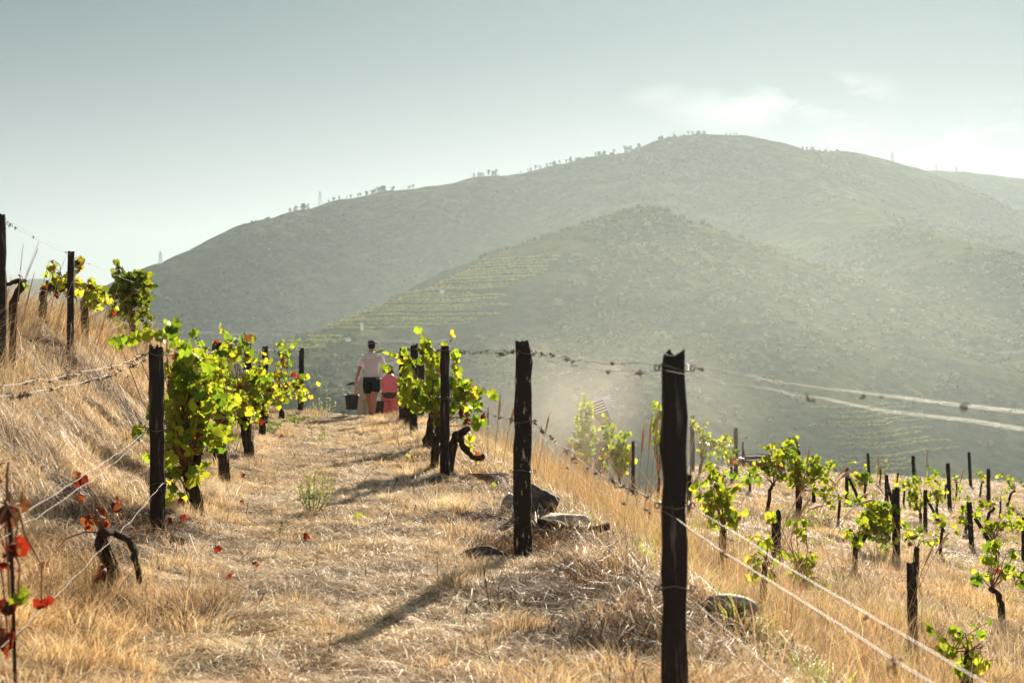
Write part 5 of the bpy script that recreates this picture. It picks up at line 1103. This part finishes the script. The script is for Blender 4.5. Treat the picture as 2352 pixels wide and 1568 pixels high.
limb(b, [(-.09, 0, .86), (-.09, .03, .5), (-.09, .05, .08)], [.11, .07, .045]); limb(b, [(.09, 0, .86), (.09, -.03, .5), (.09, -.1, .08)], [.11, .07, .045])
b = wmesh(b, T, s).build('body', M['skin2'], root); fuse(b, .011, 3)
t = MB(); t.loft([(0, 0, .93, .20, .15), (0, 0, 1.05, .205, .15), (0, 0, 1.15, .195, .142), (0, 0, 1.27, .205, .137), (0, 0, 1.36, .185, .115), (0, 0, 1.41, .09, .08)], 20); t = wmesh(t, T, s).build('top', M['pink'], root); fuse(t, .013, 3)
t = MB(); t.loft([(0, 0, .98, .195, .15), (0, 0, .85, .215, .16), (0, 0, .76, .215, .155)], 20); limb(t, [(-.105, 0, .82), (-.115, .02, .5), (-.11, .04, .12)], [.12, .105, .10]); limb(t, [(.105, 0, .82), (.115, -.03, .5), (.11, -.08, .12)], [.12, .105, .10]); t = wmesh(t, T, s).build('trousers', M['print_pants'], root); fuse(t, .014, 3)
t = MB(); t.ball((0, -.13, .90), (.17, .06, .085), 14, 8); t.loft([(0, 0, .925, .218, .166), (0, 0, .965, .214, .164)], 20, cap=False); wmesh(t, T, s).build('waist_bag', M['beige'] if False else mat('dark_olive_bag', (.05, .045, .03), .85), root)
m_ = MB(); hc = Vector((0, .03, 1.57)); m_.ball(hc + Vector((0, -.02, -.045)), (.105, .10, .085), 14, 8); 
for k in range(14): a = k * .45; m_.ball(hc + Vector((.085 * math.cos(a), -.03 - .06 * abs(math.sin(a)), -.07 + random.uniform(-.02, .03))), (.035, .03, .035), 7, 5)
hr = wmesh(m_, T, s).build('hair', mat('brown_hair', (.07, .035, .02), .8), root); fuse(hr, .012, 1)
m_ = MB(); m_.ball(hc + Vector((0, -.008, .045)), (.10, .112, .075), 16, 8); m_.ball(hc + Vector((0, .12, .035)), (.07, .07, .008), 12, 6); wmesh(m_, T, s).build('cap', M['khaki'], root)
for fx, fy in ((-.09, .08), (.09, -.07)):
    m_ = MB(); m_.ball((fx, fy, .04), (.05, .13, .045), 10, 8); m_.ball((fx, fy - .06, .05), (.04, .05, .055), 10, 8); wmesh(m_, T, s).build('shoe', M['shoe'], root)
hb = T((-.41, .07, .70)); bucket(Vector((W(869, 921, 34.3).x, 34.3, W(869, 921, 34.3).z)), .31, .175, .14, hb, 'grey-black bucket carried low between the two front walkers')

# --- walker 3: mostly hidden behind walker 1, all in beige
root, T, s = figure(838, 968, 33.2, 1.46, 'walker in beige shirt and trousers mostly hidden behind the first walker', R(8))
b = MB(); head_parts(b, (0.03, .05, 1.50), 0); limb(b, [(0.01, .02, 1.34), (.02, .04, 1.46)], [.06, .055]); b.loft([(0, 0, .86, .17, .12), (0, 0, 1.1, .15, .10), (0, 0, 1.3, .17, .10), (0, 0, 1.38, .08, .07)], 16)
limb(b, [(-.17, 0, 1.28), (-.24, .02, 1.05), (-.26, .05, .85), (-.26, .10, .70)], [.055, .045, .036, .027]); hand(b, (-.26, .10, .69), (0, .1, -1), .8, -1)
limb(b, [(.17, 0, 1.28), (.22, .05, 1.05), (.22, .15, .85)], [.055, .045, .03]); hand(b, (.22, .15, .84), (0, .3, -1), .8, 1)
limb(b, [(-.09, 0, .86), (-.09, 0, .5), (-.09, 0, .07)], [.10, .065, .04]); limb(b, [(.09, 0, .86), (.09, 0, .5), (.09, 0, .07)], [.10, .065, .04]); b = wmesh(b, T, s).build('body', M['skin2'], root); fuse(b, .012, 3)
t = MB(); t.loft([(0, 0, .80, .20, .15), (0, 0, 1.0, .18, .13), (0, 0, 1.25, .19, .12), (0, 0, 1.34, .12, .09)], 18); limb(t, [(-.15, 0, 1.27), (-.225, .01, 1.1)], [.075, .07]); limb(t, [(.15, 0, 1.27), (.21, .03, 1.1)], [.075, .07]); t = wmesh(t, T, s).build('shirt', M['beige'], root); fuse(t, .013, 3)
t = MB(); t.loft([(0, 0, .9, .18, .13), (0, 0, .76, .19, .14)], 18); limb(t, [(-.1, 0, .8), (-.1, 0, .1)], [.11, .09]); limb(t, [(.1, 0, .8), (.1, 0, .1)], [.11, .09]); t = wmesh(t, T, s).build('trousers', M['beige'], root); fuse(t, .014, 2)
m_ = MB(); m_.ball((.03, .04, 1.53), (.09, .10, .09), 12, 8); wmesh(m_, T, s).build('hair', M['hair'], root)

# --- man in a white cap down the slope
zf = W(1310, 1002, 33).z - 1.70
root, T, s = figure(1308, 1000, 33, 1.70, 'picker in white cap and white shirt standing in the dusty grass slope', R(-70), zf)
b = MB(); head_parts(b, (0, .05, 1.57), 0); limb(b, [(0, .01, 1.40), (0, .03, 1.53)], [.062, .055]); b.loft([(0, 0, .86, .16, .12), (0, 0, 1.1, .15, .10), (0, 0, 1.35, .17, .10), (0, 0, 1.43, .08, .07)], 16)
for sg in (-1, 1):
    limb(b, [(sg * .17, 0, 1.36), (sg * .22, .08, 1.12), (sg * .16, .30, 1.05)], [.056, .045, .027]); hand(b, (sg * .16, .30, 1.05), (-sg * .2, 1, 0), .7, sg); limb(b, [(sg * .09, 0, .86), (sg * .09, 0, .5), (sg * .1, 0, .06)], [.10, .065, .04])
b = wmesh(b, T, s).build('body', M['skin'], root); fuse(b, .012, 3)
t = MB(); t.loft([(0, 0, .85, .18, .14), (0, 0, 1.1, .175, .125), (0, 0, 1.35, .195, .12), (0, 0, 1.43, .09, .08)], 18)
for sg in (-1, 1): limb(t, [(sg * .15, 0, 1.365), (sg * .215, .05, 1.17)], [.078, .07])
t = wmesh(t, T, s).build('shirt', M['white'], root); fuse(t, .013, 3)
t = MB(); t.loft([(0, 0, .92, .175, .135), (0, 0, .78, .18, .14)], 18)
for sg in (-1, 1): limb(t, [(sg * .09, 0, .82), (sg * .1, 0, .08)], [.105, .08])
t = wmesh(t, T, s).build('trousers', M['shorts'], root); fuse(t, .014, 2)
m_ = MB(); m_.ball((0, .042, 1.60), (.095, .108, .09), 14, 8); m_.ball((0, .16, 1.615), (.07, .07, .01), 12, 6); wmesh(m_, T, s).build('cap', M['white'], root)

# --- man carrying the crates on the shoulder
zf = W(1390, 963, 36).z - 1.42
root, T, s = figure(1381, 1000, 36, 1.72, 'picker carrying the stack of crates, hidden behind the dusty vines', R(20), zf)
b = MB(); head_parts(b, (-.10, .03, 1.50), 0); limb(b, [(-.02, .0, 1.36), (-.07, .02, 1.46)], [.062, .055]); b.loft([(0, 0, .86, .16, .12), (0, 0, 1.1, .15, .10), (0, 0, 1.33, .17, .10), (0, 0, 1.40, .08, .07)], 16)
limb(b, [(-.17, 0, 1.33), (-.26, .0, 1.50), (-.13, -.02, 1.70)], [.056, .045, .027]); hand(b, (-.13, -.02, 1.69), (.3, 0, 1), .3, 1)
limb(b, [(.17, 0, 1.33), (.30, .0, 1.25), (.27, .0, 1.42)], [.056, .045, .027]); hand(b, (.27, 0, 1.42), (-.1, 0, 1), .4, -1)
for sg in (-1, 1): limb(b, [(sg * .09, 0, .86), (sg * .09, 0, .5), (sg * .1, 0, .06)], [.10, .065, .04])
b = wmesh(b, T, s).build('body', M['skin'], root); fuse(b, .012, 3)
t = MB(); t.loft([(0, 0, .85, .18, .14), (0, 0, 1.1, .175, .125), (0, 0, 1.33, .19, .12), (0, 0, 1.41, .09, .08)], 18); limb(t, [(-.15, 0, 1.33), (-.23, 0, 1.44)], [.075, .07]); limb(t, [(.15, 0, 1.33), (.25, 0, 1.28)], [.075, .07]); t = wmesh(t, T, s).build('shirt', M['beige'], root); fuse(t, .013, 3)
t = MB(); t.loft([(0, 0, .92, .175, .135), (0, 0, .78, .18, .14)], 18)
for sg in (-1, 1): limb(t, [(sg * .09, 0, .82), (sg * .1, 0, .08)], [.105, .08])
t = wmesh(t, T, s).build('trousers', M['shorts'], root); fuse(t, .014, 2)
# crates
cc0 = W(1393, 966, 36); Rc = Matrix.Rotation(R(-22), 3, 'Y') @ Matrix.Rotation(R(-32), 3, 'Z')
def crate(c, wd, dp, h, label):
    root = empty('crate', c, label, 'crate', 'carried crates'); m_ = MB(); th = .012
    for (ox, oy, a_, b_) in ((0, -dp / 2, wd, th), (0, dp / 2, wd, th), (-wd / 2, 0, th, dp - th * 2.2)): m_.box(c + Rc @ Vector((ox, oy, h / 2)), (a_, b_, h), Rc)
    m_.box(c + Rc @ Vector((0, 0, .01)), (wd - .03, dp - .03, .014), Rc); m_.build('wall', M['crateshade'], root, smooth=False)  # brown paints the shaded look of these sides
    m_ = MB(); m_.box(c + Rc @ Vector((wd / 2, 0, h / 2)), (th, dp - th * 2.2, h), Rc); m_.build('end_panel', M['crate'], root, smooth=False)  # pale copy of the same plastic for the lit end
    m_ = MB()
    for (ox, oy, a_, b_) in ((0, -dp / 2 - .014, wd + .05, .026), (0, dp / 2 + .014, wd + .05, .026), (-wd / 2 - .014, 0, .026, dp), (wd / 2 + .014, 0, .026, dp)): m_.box(c + Rc @ Vector((ox, oy, h)), (a_, b_, .022), Rc)
    m_.build('rim', M['whiteplastic'], root, smooth=False); return root
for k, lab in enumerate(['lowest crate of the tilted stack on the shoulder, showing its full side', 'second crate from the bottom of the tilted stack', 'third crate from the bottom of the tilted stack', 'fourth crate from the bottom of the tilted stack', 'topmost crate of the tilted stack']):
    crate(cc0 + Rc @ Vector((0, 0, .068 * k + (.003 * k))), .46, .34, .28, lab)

# --- metal tub trailer and white panel
d = 41; a0 = W(1738, 1052, d); zt = a0.z; root = empty('trailer', (a0.x, d, zt - .75), 'reddish brown tub trailer with a bright metal rim at the far side of the plot', 'trailer')
m_ = MB(); Rz = Matrix.Rotation(R(12), 3, 'Z')
for (ox, oy, a_, b_) in ((0, -.8, 1.05, .04), (0, .8, 1.05, .04), (-.52, 0, .04, 1.55), (.52, 0, .04, 1.55)): m_.box(Vector((a0.x, d, zt - .22)) + Rz @ Vector((ox, oy, 0)), (a_, b_, .44), Rz)
m_.box((a0.x, d, zt - .43), (1.0, 1.5, .04), Rz); m_.build('body', M['tub'], root, smooth=False)
m_ = MB()
cs_ = [Vector((a0.x, d, zt + .01)) + Rz @ Vector(q) for q in ((-.54, -.82, 0), (.54, -.82, .06), (.54, .82, .06), (-.54, .82, 0), (-.54, -.82, 0))]; m_.tube(cs_, .03, 6); m_.build('rim', M['rim'], root)
for sg in (-1, 1):
    m_ = MB(); c = Vector((a0.x, d, zt - .55)) + Rz @ Vector((sg * .6, 0, 0)); m_.tube([c - Rz @ Vector((.07, 0, 0)), c + Rz @ Vector((.07, 0, 0))], .26, 18); m_.build('wheel', M['tyre'], root)
a0 = W(1644, 1021, 38); root = empty('table', (a0.x, 38, a0.z - .8), 'flat white topped table glinting behind the vine on the slim brown post', 'table')
m_ = MB(); m_.box(a0, (.62, 1.3, .05), Matrix.Rotation(R(6), 3, 'Z')); m_.build('tabletop', M['whiteplastic'], root, smooth=False)
for sx_, sy_ in ((-1, -1), (1, -1), (1, 1), (-1, 1)):
    m_ = MB(); m_.tube([a0 + Vector((sx_ * .25, sy_ * .55, -.02)), a0 + Vector((sx_ * .27, sy_ * .57, -1.1))], .018, 6); m_.build('leg', M['steel'], root)

# ------------------------------------------------------------ dust and haze
MC, MR = (150, 1020, -40), (560, 640, 260)
m_ = MB(); m_.ball(MC, MR, 32, 18); mi = m_.build('valley_mist', None, None); tag(mi, 'thin sunlit mist hanging in the valley before the hills', kind='stuff')
m = bpy.data.materials.new('mist'); m.use_nodes = True; nt = m.node_tree; nt.nodes.clear(); o_ = N(nt, 'ShaderNodeOutputMaterial'); pv = N(nt, 'ShaderNodeVolumePrincipled'); pv.inputs['Color'].default_value = (.60, .665, .65, 1); pv.inputs['Anisotropy'].default_value = .5
tc = N(nt, 'ShaderNodeTexCoord'); sb = N(nt, 'ShaderNodeVectorMath', operation='SUBTRACT'); sb.inputs[1].default_value = MC; L(nt, tc.outputs['Object'], sb.inputs[0]); dv = N(nt, 'ShaderNodeVectorMath', operation='DIVIDE'); dv.inputs[1].default_value = MR; L(nt, sb.outputs[0], dv.inputs[0]); ln_ = N(nt, 'ShaderNodeVectorMath', operation='LENGTH'); L(nt, dv.outputs[0], ln_.inputs[0])
f1 = N(nt, 'ShaderNodeMapRange', interpolation_type='SMOOTHERSTEP'); f1.inputs[1].default_value = 1.0; f1.inputs[2].default_value = 0.0; f1.inputs[4].default_value = .00028; L(nt, ln_.outputs['Value'], f1.inputs[0]); L(nt, f1.outputs[0], pv.inputs['Density']); L(nt, pv.outputs[0], o_.inputs['Volume']); mi.data.materials.append(m)
def box_obj(name, lo, hi):
    m_ = MB(); lo = Vector(lo); hi = Vector(hi); m_.box((lo + hi) / 2, hi - lo); return m_.build(name, None, None, smooth=False)
hz = box_obj('haze', (-4200, -60, -176), (4200, 8100, 640)); tag(hz, kind='stuff')
m = bpy.data.materials.new('haze'); m.use_nodes = True; nt = m.node_tree; nt.nodes.clear(); o_ = N(nt, 'ShaderNodeOutputMaterial'); pv = N(nt, 'ShaderNodeVolumePrincipled')
pv.inputs['Color'].default_value = (.405, .51, .55, 1); pv.inputs['Density'].default_value = .000085; pv.inputs['Anisotropy'].default_value = .45; L(nt, pv.outputs[0], o_.inputs['Volume']); hz.data.materials.append(m)
m_ = MB(); m_.ball(W(1350, 950, 30), (4.8, 6.0, 2.5), 20, 12); du = m_.build('dust_cloud', None, None); tag(du, 'pale dust drifting over the slope around the pickers', kind='stuff')
m = bpy.data.materials.new('dust'); m.use_nodes = True; nt = m.node_tree; nt.nodes.clear(); o_ = N(nt, 'ShaderNodeOutputMaterial'); pv = N(nt, 'ShaderNodeVolumePrincipled'); pv.inputs['Color'].default_value = (.95, .90, .80, 1); pv.inputs['Anisotropy'].default_value = .4
tc = N(nt, 'ShaderNodeTexCoord'); n = N(nt, 'ShaderNodeTexNoise'); n.inputs['Scale'].default_value = .5; n.inputs['Detail'].default_value = 3; L(nt, tc.outputs['Object'], n.inputs['Vector'])
ct = W(1350, 950, 30); sb = N(nt, 'ShaderNodeVectorMath', operation='SUBTRACT'); sb.inputs[1].default_value = ct; L(nt, tc.outputs['Object'], sb.inputs[0]); dv = N(nt, 'ShaderNodeVectorMath', operation='DIVIDE'); dv.inputs[1].default_value = (4.8, 6.0, 2.5); L(nt, sb.outputs[0], dv.inputs[0]); ln_ = N(nt, 'ShaderNodeVectorMath', operation='LENGTH'); L(nt, dv.outputs[0], ln_.inputs[0])
f1 = N(nt, 'ShaderNodeMapRange', interpolation_type='SMOOTHSTEP'); f1.inputs[1].default_value = .98; f1.inputs[2].default_value = .1; L(nt, ln_.outputs['Value'], f1.inputs[0]); f2 = N(nt, 'ShaderNodeMapRange'); f2.inputs[1].default_value = .35; f2.inputs[2].default_value = .7; L(nt, n.outputs[0], f2.inputs[0])
ml = N(nt, 'ShaderNodeMath', operation='MULTIPLY'); L(nt, f1.outputs[0], ml.inputs[0]); L(nt, f2.outputs[0], ml.inputs[1]); m2 = N(nt, 'ShaderNodeMath', operation='MULTIPLY'); m2.inputs[1].default_value = .043; L(nt, ml.outputs[0], m2.inputs[0]); L(nt, m2.outputs[0], pv.inputs['Density']); L(nt, pv.outputs[0], o_.inputs['Volume']); du.data.materials.append(m)
